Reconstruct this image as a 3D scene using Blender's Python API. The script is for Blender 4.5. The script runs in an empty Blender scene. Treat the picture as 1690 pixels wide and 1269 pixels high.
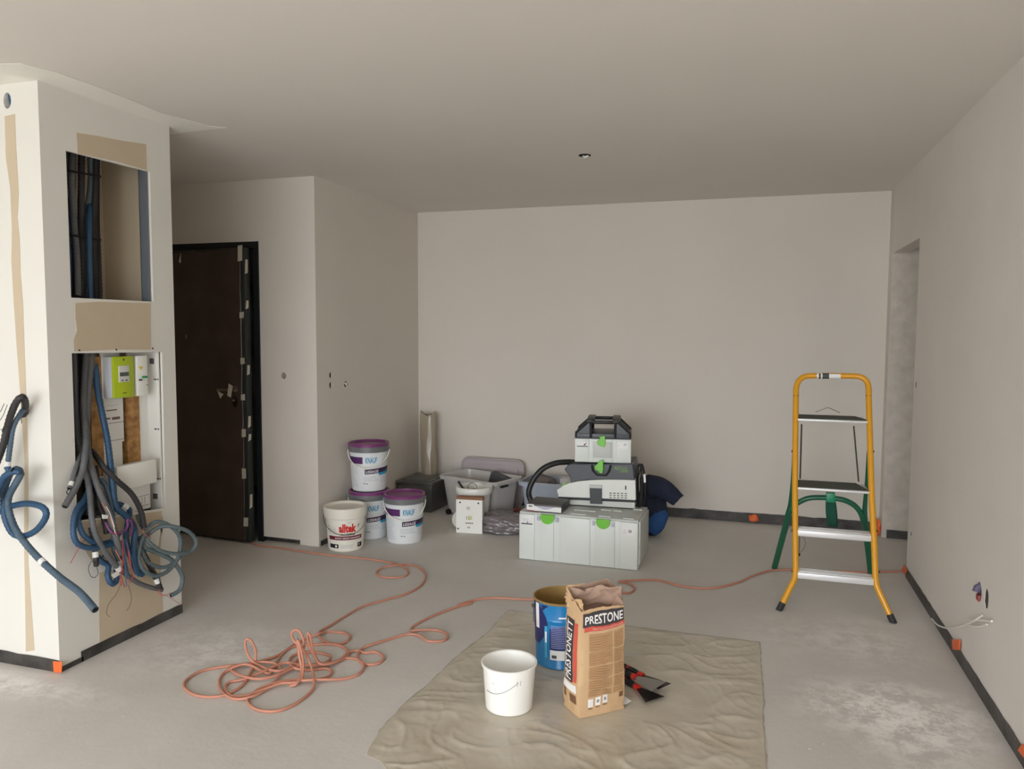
import bpy, bmesh, math, random
from mathutils import Vector, Matrix, noise
from mathutils.geometry import tessellate_polygon
random.seed(7)
SC = bpy.context.scene
COL = SC.collection
PI = math.pi

# ------------------------------------------------------------------ camera
W, H, FPX = 1690.0, 1269.0, 1260.0
YAW, PIT, ROL, EYE = math.radians(17.54), math.radians(4.02), math.radians(.25), 1.5
FW = Vector((-math.sin(YAW)*math.cos(PIT), math.cos(YAW)*math.cos(PIT), -math.sin(PIT)))
R0 = Vector((math.cos(YAW), math.sin(YAW), 0)); U0 = R0.cross(FW)
RT = R0*math.cos(ROL)+U0*math.sin(ROL); UP = RT.cross(FW)
cam = bpy.data.cameras.new('camera'); cam.sensor_width = 36; cam.sensor_fit = 'HORIZONTAL'
cam.lens = FPX/W*36; cam.clip_start = .02
camo = bpy.data.objects.new('camera', cam); COL.objects.link(camo)
camo.matrix_world = Matrix(((RT.x, UP.x, -FW.x, 0), (RT.y, UP.y, -FW.y, 0), (RT.z, UP.z, -FW.z, EYE), (0, 0, 0, 1)))
SC.camera = camo

# ------------------------------------------------------------------ light
wd = bpy.data.worlds.new('overcast'); SC.world = wd; wd.use_nodes = True
nt = wd.node_tree; nt.nodes.clear()
o_ = nt.nodes.new('ShaderNodeOutputWorld'); bg = nt.nodes.new('ShaderNodeBackground')
tc = nt.nodes.new('ShaderNodeTexCoord'); sp = nt.nodes.new('ShaderNodeSeparateXYZ')
rp = nt.nodes.new('ShaderNodeValToRGB')
rp.color_ramp.elements[0].position = .46; rp.color_ramp.elements[0].color = (.545, .56, .565, 1)
rp.color_ramp.elements[1].position = .54; rp.color_ramp.elements[1].color = (.93, .97, 1.03, 1)
mp = nt.nodes.new('ShaderNodeMath'); mp.operation = 'MULTIPLY_ADD'; mp.inputs[1].default_value = .5; mp.inputs[2].default_value = .5
nt.links.new(tc.outputs['Generated'], sp.inputs[0]); nt.links.new(sp.outputs['Z'], mp.inputs[0])
nt.links.new(mp.outputs[0], rp.inputs[0]); nt.links.new(rp.outputs[0], bg.inputs['Color'])
bg.inputs['Strength'].default_value = 4.0
nt.links.new(bg.outputs[0], o_.inputs[0])
XF_ = 2.6
YR = -3.6                     # rear (window) wall
WX0, WX1, WZ0, WZ1 = -3.5, .9, .03, 2.4
al = bpy.data.lights.new('window_portal', 'AREA'); al.shape = 'RECTANGLE'; al.size = WX1-WX0; al.size_y = WZ1-WZ0
al.cycles.is_portal = True
alo = bpy.data.objects.new('window_portal', al); COL.objects.link(alo)
alo.location = ((WX0+WX1)/2, YR-.14, (WZ0+WZ1)/2); alo.rotation_euler = (PI/2, 0, 0)   # faces +y, into the room
al2 = bpy.data.lights.new('added_window_portal', 'AREA'); al2.shape = 'RECTANGLE'; al2.size = .9; al2.size_y = 1.2; al2.cycles.is_portal = True  # portal for the invented window beyond the right opening
alo2 = bpy.data.objects.new('added_window_portal', al2); COL.objects.link(alo2); alo2.location = (XF_+.14, .75, 1.5); alo2.rotation_euler = (PI/2, 0, PI/2)
vs = SC.view_settings; vs.view_transform = 'Standard'; vs.look = 'None'; vs.gamma = 1; vs.exposure = 1.58
SC.display_settings.display_device = 'sRGB'
SC.cycles.max_bounces = 10; SC.cycles.diffuse_bounces = 7; SC.cycles.transparent_max_bounces = 12
SC.cycles.use_denoising = True

# ------------------------------------------------------------------ helpers
def ray(px, py): return FW+RT*((px-W/2)/FPX)-UP*((py-H/2)/FPX)
def _pl(px, py, ax, v):
    d = ray(px, py); o = Vector((0, 0, EYE)); return o+d*((v-o[ax])/d[ax])
def PX(px, py, v): return _pl(px, py, 0, v)     # point of the plane x = v behind a picture point
def PY(px, py, v): return _pl(px, py, 1, v)
def PZ(px, py, v=0.): return _pl(px, py, 2, v)
def lin(c): c /= 255.; return c/12.92 if c <= .04045 else ((c+.055)/1.055)**2.4
def rgb(t): return (lin(t[0]), lin(t[1]), lin(t[2]), 1)
MATS = {}
def mat(name, c, rough=.6, metal=0., bump=0., bs=40., var=0., vs_=6., c2=None, spec=.5, trans=0., coat=0., alpha=1.):
    if name in MATS: return MATS[name]
    m = bpy.data.materials.new(name); m.use_nodes = True; t = m.node_tree; b = t.nodes['Principled BSDF']
    b.inputs['Base Color'].default_value = rgb(c); b.inputs['Roughness'].default_value = rough
    b.inputs['Metallic'].default_value = metal; b.inputs['Specular IOR Level'].default_value = spec
    b.inputs['Transmission Weight'].default_value = trans; b.inputs['Coat Weight'].default_value = coat
    b.inputs['Alpha'].default_value = alpha
    if bump or var or c2:
        co = t.nodes.new('ShaderNodeTexCoord')
    if var or c2:
        n = t.nodes.new('ShaderNodeTexNoise'); n.inputs['Scale'].default_value = vs_; n.inputs['Detail'].default_value = 6
        t.links.new(co.outputs['Object'], n.inputs['Vector'])
        r = t.nodes.new('ShaderNodeValToRGB'); e = r.color_ramp.elements
        e[0].position = .3; e[1].position = .7
        a = rgb(c); bb = rgb(c2) if c2 else tuple(min(1, v*(1+var)) for v in a[:3])+(1,)
        aa = a if c2 else tuple(v*(1-var) for v in a[:3])+(1,)
        e[0].color = aa; e[1].color = bb
        t.links.new(n.outputs['Fac'], r.inputs[0]); t.links.new(r.outputs[0], b.inputs['Base Color'])
    if bump:
        n2 = t.nodes.new('ShaderNodeTexNoise'); n2.inputs['Scale'].default_value = bs; n2.inputs['Detail'].default_value = 5
        t.links.new(co.outputs['Object'], n2.inputs['Vector'])
        bp = t.nodes.new('ShaderNodeBump'); bp.inputs['Strength'].default_value = bump; bp.inputs['Distance'].default_value = .01
        t.links.new(n2.outputs['Fac'], bp.inputs['Height']); t.links.new(bp.outputs[0], b.inputs['Normal'])
    MATS[name] = m; return m

def catmull(P, n=8, closed=False):
    P = [Vector(p) for p in P]; out = []; N = len(P)
    rng = range(N) if closed else range(N-1)
    for i in rng:
        p1, p2 = P[i], P[(i+1) % N]
        p0 = P[(i-1) % N] if (closed or i > 0) else p1*2-p2
        p3 = P[(i+2) % N] if (closed or i < N-2) else p2*2-p1
        for k in range(n):
            t = k/n
            out.append(.5*((2*p1)+(p2-p0)*t+(2*p0-5*p1+4*p2-p3)*t*t+(3*p1-p0-3*p2+p3)*t**3))
    if not closed: out.append(P[-1].copy())
    return out
def resample(P, step):
    out = [P[0].copy()]; acc = 0
    for a, b in zip(P, P[1:]):
        L = (b-a).length
        if L < 1e-9: continue
        d = step-acc
        while d <= L:
            out.append(a.lerp(b, d/L)); d += step
        acc = (acc+L) % step if L >= step-acc else acc+L
    if (out[-1]-P[-1]).length > step*.2: out.append(P[-1].copy())
    return out

class MB:
    def __init__(s): s.v = []; s.f = []; s.m = []
    def add(s, vs_, fs, mi=0):
        o = len(s.v); s.v += [tuple(v) for v in vs_]
        for f in fs: s.f.append(tuple(o+i for i in f)); s.m.append(mi)
    def box(s, a, b, mi=0):
        x0, y0, z0 = a; x1, y1, z1 = b
        v = [(x0,y0,z0),(x1,y0,z0),(x1,y1,z0),(x0,y1,z0),(x0,y0,z1),(x1,y0,z1),(x1,y1,z1),(x0,y1,z1)]
        s.add(v, [(0,3,2,1),(4,5,6,7),(0,1,5,4),(1,2,6,5),(2,3,7,6),(3,0,4,7)], mi)
    def rbox(s, a, b, r, mi=0, seg=2, M=None):
        bm = bmesh.new(); bmesh.ops.create_cube(bm, size=1)
        a, b = Vector(a), Vector(b); c = (a+b)/2; d = b-a
        for v in bm.verts: v.co = Vector((v.co.x*d.x, v.co.y*d.y, v.co.z*d.z))+c
        bmesh.ops.bevel(bm, geom=list(bm.edges), offset=r, segments=seg, affect='EDGES', profile=.5)
        if M:
            for v in bm.verts: v.co = M @ v.co
        bm.verts.index_update()
        s.add([v.co for v in bm.verts], [[v.index for v in f.verts] for f in bm.faces], mi); bm.free()
    def tube(s, path, r, seg=8, closed=False, mi=0, cap=True, flat=1.):
        P = [Vector(p) for p in path]; n = len(P)
        R = r if callable(r) else (lambda t: r)
        T = []
        for i in range(n):
            a = P[(i-1) % n] if closed else P[max(i-1, 0)]; b = P[(i+1) % n] if closed else P[min(i+1, n-1)]
            d = b-a; T.append(d.normalized() if d.length > 1e-9 else Vector((0,0,1)))
        up = Vector((0,0,1)) if abs(T[0].z) < .9 else Vector((1,0,0))
        nr = (up-T[0]*up.dot(T[0])).normalized(); vs_ = []
        for i in range(n):
            nr = nr-T[i]*nr.dot(T[i])
            nr = nr.normalized() if nr.length > 1e-6 else T[i].orthogonal().normalized()
            bn = T[i].cross(nr); rr = R(i/(n-1))
            for k in range(seg):
                a = 2*PI*k/seg; vs_.append(P[i]+nr*math.cos(a)*rr+bn*math.sin(a)*rr*flat)
        fs = []
        for i in range(n if closed else n-1):
            j = (i+1) % n
            for k in range(seg):
                l = (k+1) % seg; fs.append((i*seg+k, i*seg+l, j*seg+l, j*seg+k))
        if cap and not closed: fs += [tuple(range(seg-1, -1, -1)), tuple((n-1)*seg+k for k in range(seg))]
        s.add(vs_, fs, mi)
    def lathe(s, prof, seg=32, c=(0,0), mi=0, a0=0., a1=2*PI):
        full = abs(a1-a0-2*PI) < 1e-6; m = seg if full else seg+1; vs_ = []
        for r, z in prof:
            for k in range(m):
                a = a0+(a1-a0)*k/seg; vs_.append((c[0]+r*math.cos(a), c[1]+r*math.sin(a), z))
        fs = []
        for i in range(len(prof)-1):
            for k in range(seg):
                l = (k+1) % m; fs.append((i*m+k, i*m+l, (i+1)*m+l, (i+1)*m+k))
        s.add(vs_, fs, mi)
    def prism(s, pts, ext, mi=0):            # pts: 3-D loop (planar), ext: vector
        n = len(pts); ext = Vector(ext); A = [Vector(p) for p in pts]; B = [p+ext for p in A]
        tr = tessellate_polygon([A])
        fs = [tuple(t) for t in tr]+[tuple(i+n for i in reversed(t)) for t in tr]
        fs += [(i, (i+1) % n, (i+1) % n+n, i+n) for i in range(n)]
        s.add(A+B, fs, mi)
    def panel(s, outer, holes, to3, t0, t1, mi=0):   # flat panel with holes; to3(u,v,w)
        loops = [outer]+holes; L3 = [[Vector((u, v, 0)) for u, v in l] for l in loops]
        tr = tessellate_polygon(L3); fl = [p for l in loops for p in l]; n = len(fl)
        vs_ = [to3(u, v, t0) for u, v in fl]+[to3(u, v, t1) for u, v in fl]
        fs = [tuple(t) for t in tr]+[tuple(i+n for i in t) for t in tr]; o = 0
        for l in loops:
            k = len(l)
            fs += [(o+i, o+(i+1) % k, o+(i+1) % k+n, o+i+n) for i in range(k)]; o += k
        s.add(vs_, fs, mi)
    def grid(s, fn, nu, nv, mi=0):
        vs_ = [fn(i/nu, j/nv) for j in range(nv+1) for i in range(nu+1)]
        s.add(vs_, [(j*(nu+1)+i, j*(nu+1)+i+1, (j+1)*(nu+1)+i+1, (j+1)*(nu+1)+i) for j in range(nv) for i in range(nu)], mi)
    def build(s, name, m, parent=None, smooth=35., fix=True, **kw):
        me = bpy.data.meshes.new(name); me.from_pydata(s.v, [], s.f)
        ms = m if isinstance(m, (list, tuple)) else [m]
        for x in ms: me.materials.append(x)
        me.polygons.foreach_set('material_index', s.m)
        if fix:
            bm = bmesh.new(); bm.from_mesh(me); bmesh.ops.recalc_face_normals(bm, faces=bm.faces); bm.to_mesh(me); bm.free()
        if smooth:
            me.polygons.foreach_set('use_smooth', [True]*len(me.polygons)); me.set_sharp_from_angle(angle=math.radians(smooth))
        me.update()
        o = bpy.data.objects.new(name, me); COL.objects.link(o)
        if parent: o.parent = parent
        for k, v in kw.items(): o[k] = v
        return o

def split_build(mb, name, m, parent, smooth=35., fix=True):   # every connected piece becomes a part of its own
    par = list(range(len(mb.v)))
    def fd(i):
        while par[i] != i: par[i] = par[par[i]]; i = par[i]
        return i
    for f in mb.f:
        for k in f[1:]: par[fd(k)] = fd(f[0])
    gr = {}
    for f, mi in zip(mb.f, mb.m): gr.setdefault(fd(f[0]), []).append((f, mi))
    out = []
    for g in gr.values():
        ids = sorted({i for f, _ in g for i in f}); mpd = {i: k for k, i in enumerate(ids)}
        q = MB(); q.v = [mb.v[i] for i in ids]; q.f = [tuple(mpd[i] for i in f) for f, _ in g]; q.m = [mi for _, mi in g]
        out.append(q.build(name, m, parent, smooth, fix))
    return out
def pivot(o, P, ang):      # move a thing's origin to P (children keep their place), then turn it about P
    P = Vector(P)
    for c in o.children: c.location = Vector(c.location)-P
    o.location = P; o.rotation_euler = (0, 0, ang)

def thing(name, label, cat, loc=(0,0,0), rz=0., group=None):
    o = bpy.data.objects.new(name, None); COL.objects.link(o); o.empty_display_size = .05
    o.location = loc; o.rotation_euler = (0, 0, rz); o['label'] = label; o['category'] = cat
    if group: o['group'] = group
    return o
def tag(o, label, cat, group=None):
    o['label'] = label; o['category'] = cat
    if group: o['group'] = group
    return o
def st(o): o['kind'] = 'structure'; return o

TG = {}
def text_geo(body, bold=.0, shear=0.):
    key = (body, bold, shear)
    if key in TG: return TG[key]
    cu = bpy.data.curves.new('t', 'FONT'); cu.body = body; cu.size = 1; cu.offset = bold; cu.shear = shear; cu.resolution_u = 2
    o = bpy.data.objects.new('t', cu); COL.objects.link(o)
    dg = bpy.context.evaluated_depsgraph_get(); me = o.evaluated_get(dg).to_mesh()
    v = [(a.co.x, a.co.y) for a in me.vertices]; f = [tuple(p.vertices) for p in me.polygons]
    o.evaluated_get(dg).to_mesh_clear(); bpy.data.objects.remove(o); bpy.data.curves.remove(cu)
    x0 = min(a[0] for a in v); x1 = max(a[0] for a in v); y0 = min(a[1] for a in v); y1 = max(a[1] for a in v)
    v = [((a[0]-x0)/(x1-x0), (a[1]-y0)/(y1-y0)) for a in v]
    TG[key] = (v, f); return TG[key]
def put_text(mb, body, fn, u0, u1, v0, v1, mi=0, bold=.0, shear=0., rot=False):
    v, f = text_geo(body, bold, shear)
    if rot: pts = [fn(u0+(u1-u0)*(1-b), v0+(v1-v0)*a) for a, b in v]
    else: pts = [fn(u0+(u1-u0)*a, v0+(v1-v0)*b) for a, b in v]
    mb.add(pts, f, mi)
def patch(mb, fn, u0, u1, v0, v1, mi=0, nu=10, nv=2, sl=0.):   # rectangular print on surface fn(u,v)
    mb.grid(lambda a, b: fn(u0+(u1-u0)*a, v0+(v1-v0)*b+sl*a), nu, nv, mi)
def letters(items, m, parent):
    for a in items:
        q = MB(); put_text(q, *a[0], **a[1]); q.build('lettering', m, parent, smooth=0, fix=False)
def T(*a, **k): return (a, k)
def lines(mb, fn, u0, u1, v0, v1, n, mi, h=.0022, seed=1, nu=4):
    R = random.Random(seed)
    for k in range(n):
        v = v1-(v1-v0)*(k+.5)/n; e = u1-(u1-u0)*R.random()*.35
        patch(mb, fn, u0, e, v-h/2, v+h/2, mi, nu, 1)

# ------------------------------------------------------------------ materials
def concrete():
    m = bpy.data.materials.new('screed'); m.use_nodes = True; t = m.node_tree; b = t.nodes['Principled BSDF']
    co = t.nodes.new('ShaderNodeTexCoord'); L = t.links.new
    def noi(sc, det=6, ro=.55):
        n = t.nodes.new('ShaderNodeTexNoise'); n.inputs['Scale'].default_value = sc; n.inputs['Detail'].default_value = det
        n.inputs['Roughness'].default_value = ro; L(co.outputs['Object'], n.inputs['Vector']); return n
    def ramp(src, p0, p1, c0, c1):
        r = t.nodes.new('ShaderNodeValToRGB'); r.color_ramp.elements[0].position = p0; r.color_ramp.elements[1].position = p1
        r.color_ramp.elements[0].color = c0; r.color_ramp.elements[1].color = c1; L(src, r.inputs[0]); return r
    base = ramp(noi(1.3).outputs['Fac'], .3, .72, rgb((203,199,194)), rgb((217,214,209)))
    dust = noi(9., 12, .78)
    cur = base.outputs[0]
    for (cx, cy, rx, ry, amt) in ((.56, 3.25, .42, .30, 1.), (.62, 3.1, .25, .5, .6), (.55, 3.95, .3, .35, .45), (-2.3, 2.9, .7, .35, .45), (.2, 3.95, .25, .3, .25), (.75, 2.6, .25, .2, .5), (-2.95, 2.35, .6, .12, .6)):
        mp_ = t.nodes.new('ShaderNodeMapping'); mp_.vector_type = 'TEXTURE'
        mp_.inputs['Location'].default_value = (cx, cy, 0); mp_.inputs['Scale'].default_value = (rx, ry, 1)
        L(co.outputs['Object'], mp_.inputs[0])
        ln = t.nodes.new('ShaderNodeVectorMath'); ln.operation = 'LENGTH'; L(mp_.outputs[0], ln.inputs[0])
        f = t.nodes.new('ShaderNodeMapRange'); f.inputs['From Min'].default_value = 1.1; f.inputs['From Max'].default_value = .2
        L(ln.outputs['Value'], f.inputs['Value'])
        mu = t.nodes.new('ShaderNodeMath'); mu.operation = 'MULTIPLY'; L(f.outputs[0], mu.inputs[0])
        rr = ramp(dust.outputs['Fac'], .44, .56, (0,0,0,1), (amt,)*3+(1,)); L(rr.outputs[0], mu.inputs[1])
        mx = t.nodes.new('ShaderNodeMix'); mx.data_type = 'RGBA'; L(mu.outputs[0], mx.inputs['Factor'])
        L(cur, mx.inputs[6]); mx.inputs[7].default_value = rgb((254,253,250)); cur = mx.outputs[2]
    sp_ = ramp(noi(38., 2).outputs['Fac'], .71, .75, (0,0,0,1), (.6,)*3+(1,))
    mx = t.nodes.new('ShaderNodeMix'); mx.data_type = 'RGBA'; L(sp_.outputs[0], mx.inputs['Factor'])
    L(cur, mx.inputs[6]); mx.inputs[7].default_value = rgb((236,233,227)); L(mx.outputs[2], b.inputs['Base Color'])
    b.inputs['Roughness'].default_value = .62; b.inputs['Specular IOR Level'].default_value = .35
    bp = t.nodes.new('ShaderNodeBump'); bp.inputs['Strength'].default_value = .12; bp.inputs['Distance'].default_value = .01
    L(noi(30.).outputs['Fac'], bp.inputs['Height']); L(bp.outputs[0], b.inputs['Normal'])
    return m
M_FLOOR = concrete()
M_WALL = mat('primed_plaster', (222,216,207), .85, bump=.05, bs=60, var=.02, vs_=1.5)
M_WALLR = mat('primed_plaster_right', (226,221,215), .85, bump=.05, bs=60, var=.03, vs_=2)
M_CEIL = mat('ceiling_plaster', (224,219,212), .9, bump=.04, bs=40, var=.015, vs_=1.2)
M_SKIM = mat('fresh_filler', (240,238,230), .8, bump=.03, bs=30)
M_COLM = mat('filled_plasterboard', (222,220,213), .8, bump=.03, bs=30, var=.015, vs_=3)
M_TAN = mat('bare_plasterboard_paper', (198,182,157), .85, bump=.02, bs=80, var=.03, vs_=8)
M_TANI = mat('bare_plasterboard_inside', (214,198,172), .9)
M_CONC = mat('raw_concrete_wall', (214,207,197), .9, bump=.3, bs=25, c2=(196,189,179), vs_=14)
M_BIT = mat('black_membrane', (40,38,38), .45, bump=.4, bs=50, c2=(86,82,78), vs_=9)
M_BLK = mat('black_plastic', (28,28,29), .45)
M_BLKM = mat('matt_black', (22,20,19), .8)
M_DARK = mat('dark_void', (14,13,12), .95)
M_WHT = mat('white_plastic', (238,238,232), .35, coat=.1)
M_ORT = mat('orange_tape', (232,110,52), .5, bump=.3, bs=30)
M_MET = mat('galvanised_steel', (150,155,160), .35, metal=.8)
M_WIRE = mat('steel_wire', (120,118,112), .4, metal=.7)

# ------------------------------------------------------------------ room shell
HC = 2.53; XR = .93; YB = 6.22; XD = -2.84; YD = 4.56; XC = -2.86; YC = 2.5; YC2 = 3.25; XL = -4.7; XF = 2.6
def slab(name, a, b, m): mb = MB(); mb.box(a, b); return st(mb.build(name, m, smooth=0))
slab('floor', (XL-.1, YR-.15, -.1), (XF+.1, YB+.15, 0), M_FLOOR)
ceil = slab('ceiling', (XL-.1, YR-.15, HC), (XF+.1, YB+.15, HC+.1), M_CEIL)
slab('wall_left', (XL-.1, YR, 0), (XL, YB, HC), M_WALL)
mb = MB(); mb.panel([(YR, 0), (YB, 0), (YB, HC), (YR, HC)], [[(.3, .9), (1.2, .9), (1.2, 2.1), (.3, 2.1)]], lambda u, v, w: (XF+w, u, v), 0, .1); st(mb.build('wall_corridor_right', M_CONC, smooth=0))  # hole holds the added, unseen window
slab('wall_back', (XL-.1, YB, 0), (XR+.002, YB+.12, HC), M_WALL)
slab('wall_corridor_back', (XR+.002, 6.075, 0), (XF+.1, YB+.12, HC), M_CONC)
slab('wall_right_return', (XR, 6.075, 0), (XR+.002, YB, HC), M_WALL)
def ell(cu, cv, a, b, n=14, j=0., seed=0):
    R = random.Random(seed)
    return [(cu+a*(1+j*(R.random()-.5))*math.cos(2*PI*k/n), cv+b*(1+j*(R.random()-.5))*math.sin(2*PI*k/n)) for k in range(n)]
# right wall with doorless opening and box holes
yo0, yo1, zo = 5.13, 6.075, 2.065
h1 = PX(1616, 976, XR); h2 = PX(1628, 988, XR); h3 = PX(1619, 1016, XR); h4 = PX(1512, 635, XR)
mb = MB()
mb.panel([(YR, 0), (yo0, 0), (yo0, zo), (yo1, zo), (yo1, HC), (YR, HC)],
         [ell(h1.y, h1.z, .035, .042, j=.1), ell(h2.y, h2.z, .026, .045, j=.35, seed=3)],
         lambda u, v, w: (XR+w, u, v), 0, .1)
wr = st(mb.build('wall_right', M_WALLR, smooth=0))
# rear wall with the balcony window (behind the camera, the room's daylight)
mb = MB()
mb.panel([(XL-.1, 0), (XF+.1, 0), (XF+.1, HC), (XL-.1, HC)], [[(WX0, WZ0), (WX1, WZ0), (WX1, WZ1), (WX0, WZ1)]], lambda u, v, w: (u, YR-w, v), 0, .12)
st(mb.build('wall_rear', M_WALL, smooth=0))
win = bpy.data.objects.new('window_1', None); COL.objects.link(win); win.location = (0, YR-.06, 0); win['kind'] = 'structure'
mb = MB(); xs = [WX0, (WX0*2+WX1)/3, (WX0+2*WX1)/3, WX1]
for x in xs: mb.box((max(x-.03, WX0), -.03, WZ0), (min(x+.03, WX1), .03, WZ1))
for z in (WZ0, WZ1-.06): mb.box((WX0, -.025, z), (WX1, .025, z+.06))
mb.build('window_frame', M_WHT, win, smooth=0)
gm = bpy.data.materials.new('window_glass'); gm.use_nodes = True; t = gm.node_tree; t.nodes.remove(t.nodes['Principled BSDF'])
tr_ = t.nodes.new('ShaderNodeBsdfTransparent'); gl = t.nodes.new('ShaderNodeBsdfGlossy'); gl.inputs['Roughness'].default_value = .02
mx_ = t.nodes.new('ShaderNodeMixShader'); mx_.inputs[0].default_value = .06
t.links.new(tr_.outputs[0], mx_.inputs[1]); t.links.new(gl.outputs[0], mx_.inputs[2]); t.links.new(mx_.outputs[0], t.nodes['Material Output'].inputs[0])
mb = MB()
for a, b in zip(xs, xs[1:]): mb.box((a+.02, -.004, WZ0+.05), (b-.02, .004, WZ1-.05))
mb.build('window_glass', gm, win, smooth=0)
mb = MB()
for a, b, c, d in ((.3, .9, 1.2, .96), (.3, 2.04, 1.2, 2.1), (.3, .96, .36, 2.04), (1.14, .96, 1.2, 2.04)): mb.box((XF+.03, a, b), (XF+.08, c, d))
w2 = mb.build('added_window_2', M_WHT, smooth=0); st(w2)  # unseen window, added to bring light to the concrete beyond the opening
mb = MB(); mb.box((XF+.05, .35, .95), (XF+.056, 1.15, 2.05)); mb.build('window_glass', gm, w2, smooth=0)
# entrance wall with doorway, recess side wall
DX0, DX1, DZ = -4.30, -3.285, 2.11
mb = MB(); hp = PY(468, 620, YD)
mb.panel([(XL, 0), (DX0, 0), (DX0, DZ), (DX1, DZ), (DX1, .036), (-2.99, .034), (-2.99, 0), (XD, 0), (XD, HC), (XL, HC)],
         [ell(hp.x, hp.z, .019, .024, j=.3, seed=2)], lambda u, v, w: (u, YD+w, v), 0, .1)
we = st(mb.build('wall_entrance', M_WALL, smooth=0))
mb = MB(); q = [PX(546, 619, XD), PX(546, 636, XD), PX(571, 634, XD)]
mb.panel([(YD+.1, 0), (YB, 0), (YB, HC), (YD+.1, HC)], [ell(q[0].y, q[0].z, .022, .024, j=.2, seed=4), ell(q[1].y, q[1].z, .022, .026, j=.2, seed=5), ell(q[2].y, q[2].z, .03, .022, j=.5, seed=6)],
         lambda u, v, w: (XD-w, u, v), 0, .1)
ws = st(mb.build('wall_recess', M_WALL, smooth=0))
mb = MB(); mb.tube([q[2]+Vector((-.04, -.02, .03)), q[2]+Vector((.006, -.005, .0)), q[2]+Vector((-.01, .03, -.03))], .006)
mb.tube([q[2]+Vector((-.03, .03, .02)), q[2]+Vector((.004, .012, .01)), q[2]+Vector((-.03, .01, -.02))], .005)
mb.box((XD-.02, q[0].y-.04, q[0].z-.15), (XD-.012, q[2].y+.06, q[0].z+.1), 1)  # backing plate coloured dark to stand in for shade inside the holes
split_build(mb, 'cable_end_hole_shade', [M_WHT, mat('hole_shade_brown', (96,82,68), .9)], ws)
mb = MB(); mb.box((hp.x-.05, YD+.05, hp.z-.05), (hp.x+.05, YD+.07, hp.z+.05)); mb.build('hole_backing', mat('grey_filler', (120,112,100), .9), we)
# technical shaft: front, side (two niches), rear, and inner linings
fh = PY(12, 166, YC)
mb = MB(); fh2 = PY(37, 689, YC)
mb.panel([(XL, 0), (XC-.013, 0), (XC-.013, HC), (XL, HC)], [ell(fh.x, fh.z, .021, .034), ell(fh2.x, fh2.z, .014, .03, j=.4, seed=8)], lambda u, v, w: (u, YC+w, v), 0, .05)
wf = st(mb.build('wall_shaft_front', M_COLM, smooth=0))
nb0 = PX(120, 862, XC); nb1 = PX(268, 840, XC)
n1 = [(2.627, 1.637), (3.110, 1.637), (3.110, 2.274), (2.627, 2.270)]
n2 = [(2.617, .62), (2.62, 1.393), (3.158, 1.385), (3.155, .60)]
n2[0] = (2.617, .45)
mb = MB()
mb.panel([(YC, 0), (YC2, 0), (YC2, HC), (YC, HC)], [n1, [(2.617, nb0.z), (3.153, nb1.z), (3.158, 1.385), (2.62, 1.393)]], lambda u, v, w: (XC-w, u, v), 0, .013)
wsd = st(mb.build('wall_shaft_side', M_COLM, smooth=0))
slab('wall_shaft_rear', (XL, YC2-.05, 0), (XC-.013, YC2, HC), M_TANI)
slab('wall_shaft_inner', (-3.30, YC+.05, 0), (-3.25, YC2-.05, HC), M_TANI)
mb = MB(); mb.box((XC-.063, 3.10, 1.5), (XC-.014, 3.106, HC)); mb.box((XC-.063, 3.10, 1.5), (XC-.06, 3.15, HC)); 
mb.build('stud', mat('zinc_stud', (120,126,134), .5, metal=.4), wsd, smooth=0)
# unpainted gypsum paper areas on the shaft
mb = MB(); e = .0012
def gp(l): mb.prism([PX(x, y, XC+.0002) for x, y in l], (e, 0, 0))
gp([(126,219),(160,224),(200,232),(241,238),(242,281),(190,266),(128,253)])
gp([(124,500),(160,498),(248,500),(249,577),(190,577),(122,580),(121,560),(127,545),(124,525)])
gp([(128,862),(267,843),(264,870),(226,905),(180,935),(150,925),(132,895)])
gp([(163,945),(222,935),(262,900),(268,880),(264,860),(268,850),(264,920),(266,960),(268,990),(269,1010),(230,1030),(190,1049),(164,1060),(163,1010)])
mb.build('bare_paper', M_TAN, wsd, smooth=0)
for a, b in ((131,578),(192,577),(252,575)):
    p = PX(a, b, XC+.0015); mb = MB(); mb.box((p.x, p.y-.004, p.z-.004), (p.x+.0008, p.y+.004, p.z+.004)); mb.build('screw_head', M_BLKM, wsd, smooth=0)
mb = MB()
mb.prism([PY(x, y, YC-.0002) for x, y in [(8,192),(25,188),(26,230),(29,280),(31,320),(29,360),(33,400),(34,450),(38,500),(40,560),(43,640),(47,760),(47,860),(47,930),(52,1000),(57,1073),(43,1075),(42,1000),(40,900),(41,760),(33,640),(27,560),(23,500),(19,430),(20,380),(17,310),(10,260)]], (0, -e, 0))
mb.build('bare_paper', M_TAN, wf, smooth=0)
mb = MB(); mb.prism([(x, y, HC-.001) for x, y in [(-3.3,2.2),(-2.98,2.27),(-2.86,2.30),(-2.74,2.33),(-2.70,2.45),(-2.69,2.62),(-2.70,2.85),(-2.72,3.05),(-2.66,3.30),(-2.60,3.36),(-2.74,3.36),(-2.95,3.38),(-3.3,3.4)]], (0, 0, -.0015))
mb.build('filler_skim', M_SKIM, ceil, smooth=0)
# ceiling cable outlet
cp = PZ(965, 256, HC)
mb = MB(); mb.lathe([(.0, -.003), (.036, -.003), (.036, 0)], 20, (cp.x, cp.y)); mb.v = [(x, y, z+HC) for x, y, z in mb.v]
r_ = mb.build('ceiling_hole', M_DARK); tag(r_, 'small round dark cable outlet in the middle of the ceiling', 'outlet')
mb = MB(); mb.tube([(cp.x-.01, cp.y, HC), (cp.x, cp.y-.012, HC-.014), (cp.x+.025, cp.y-.015, HC-.01)], .006); mb.build('cable', M_WHT, r_)
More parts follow.
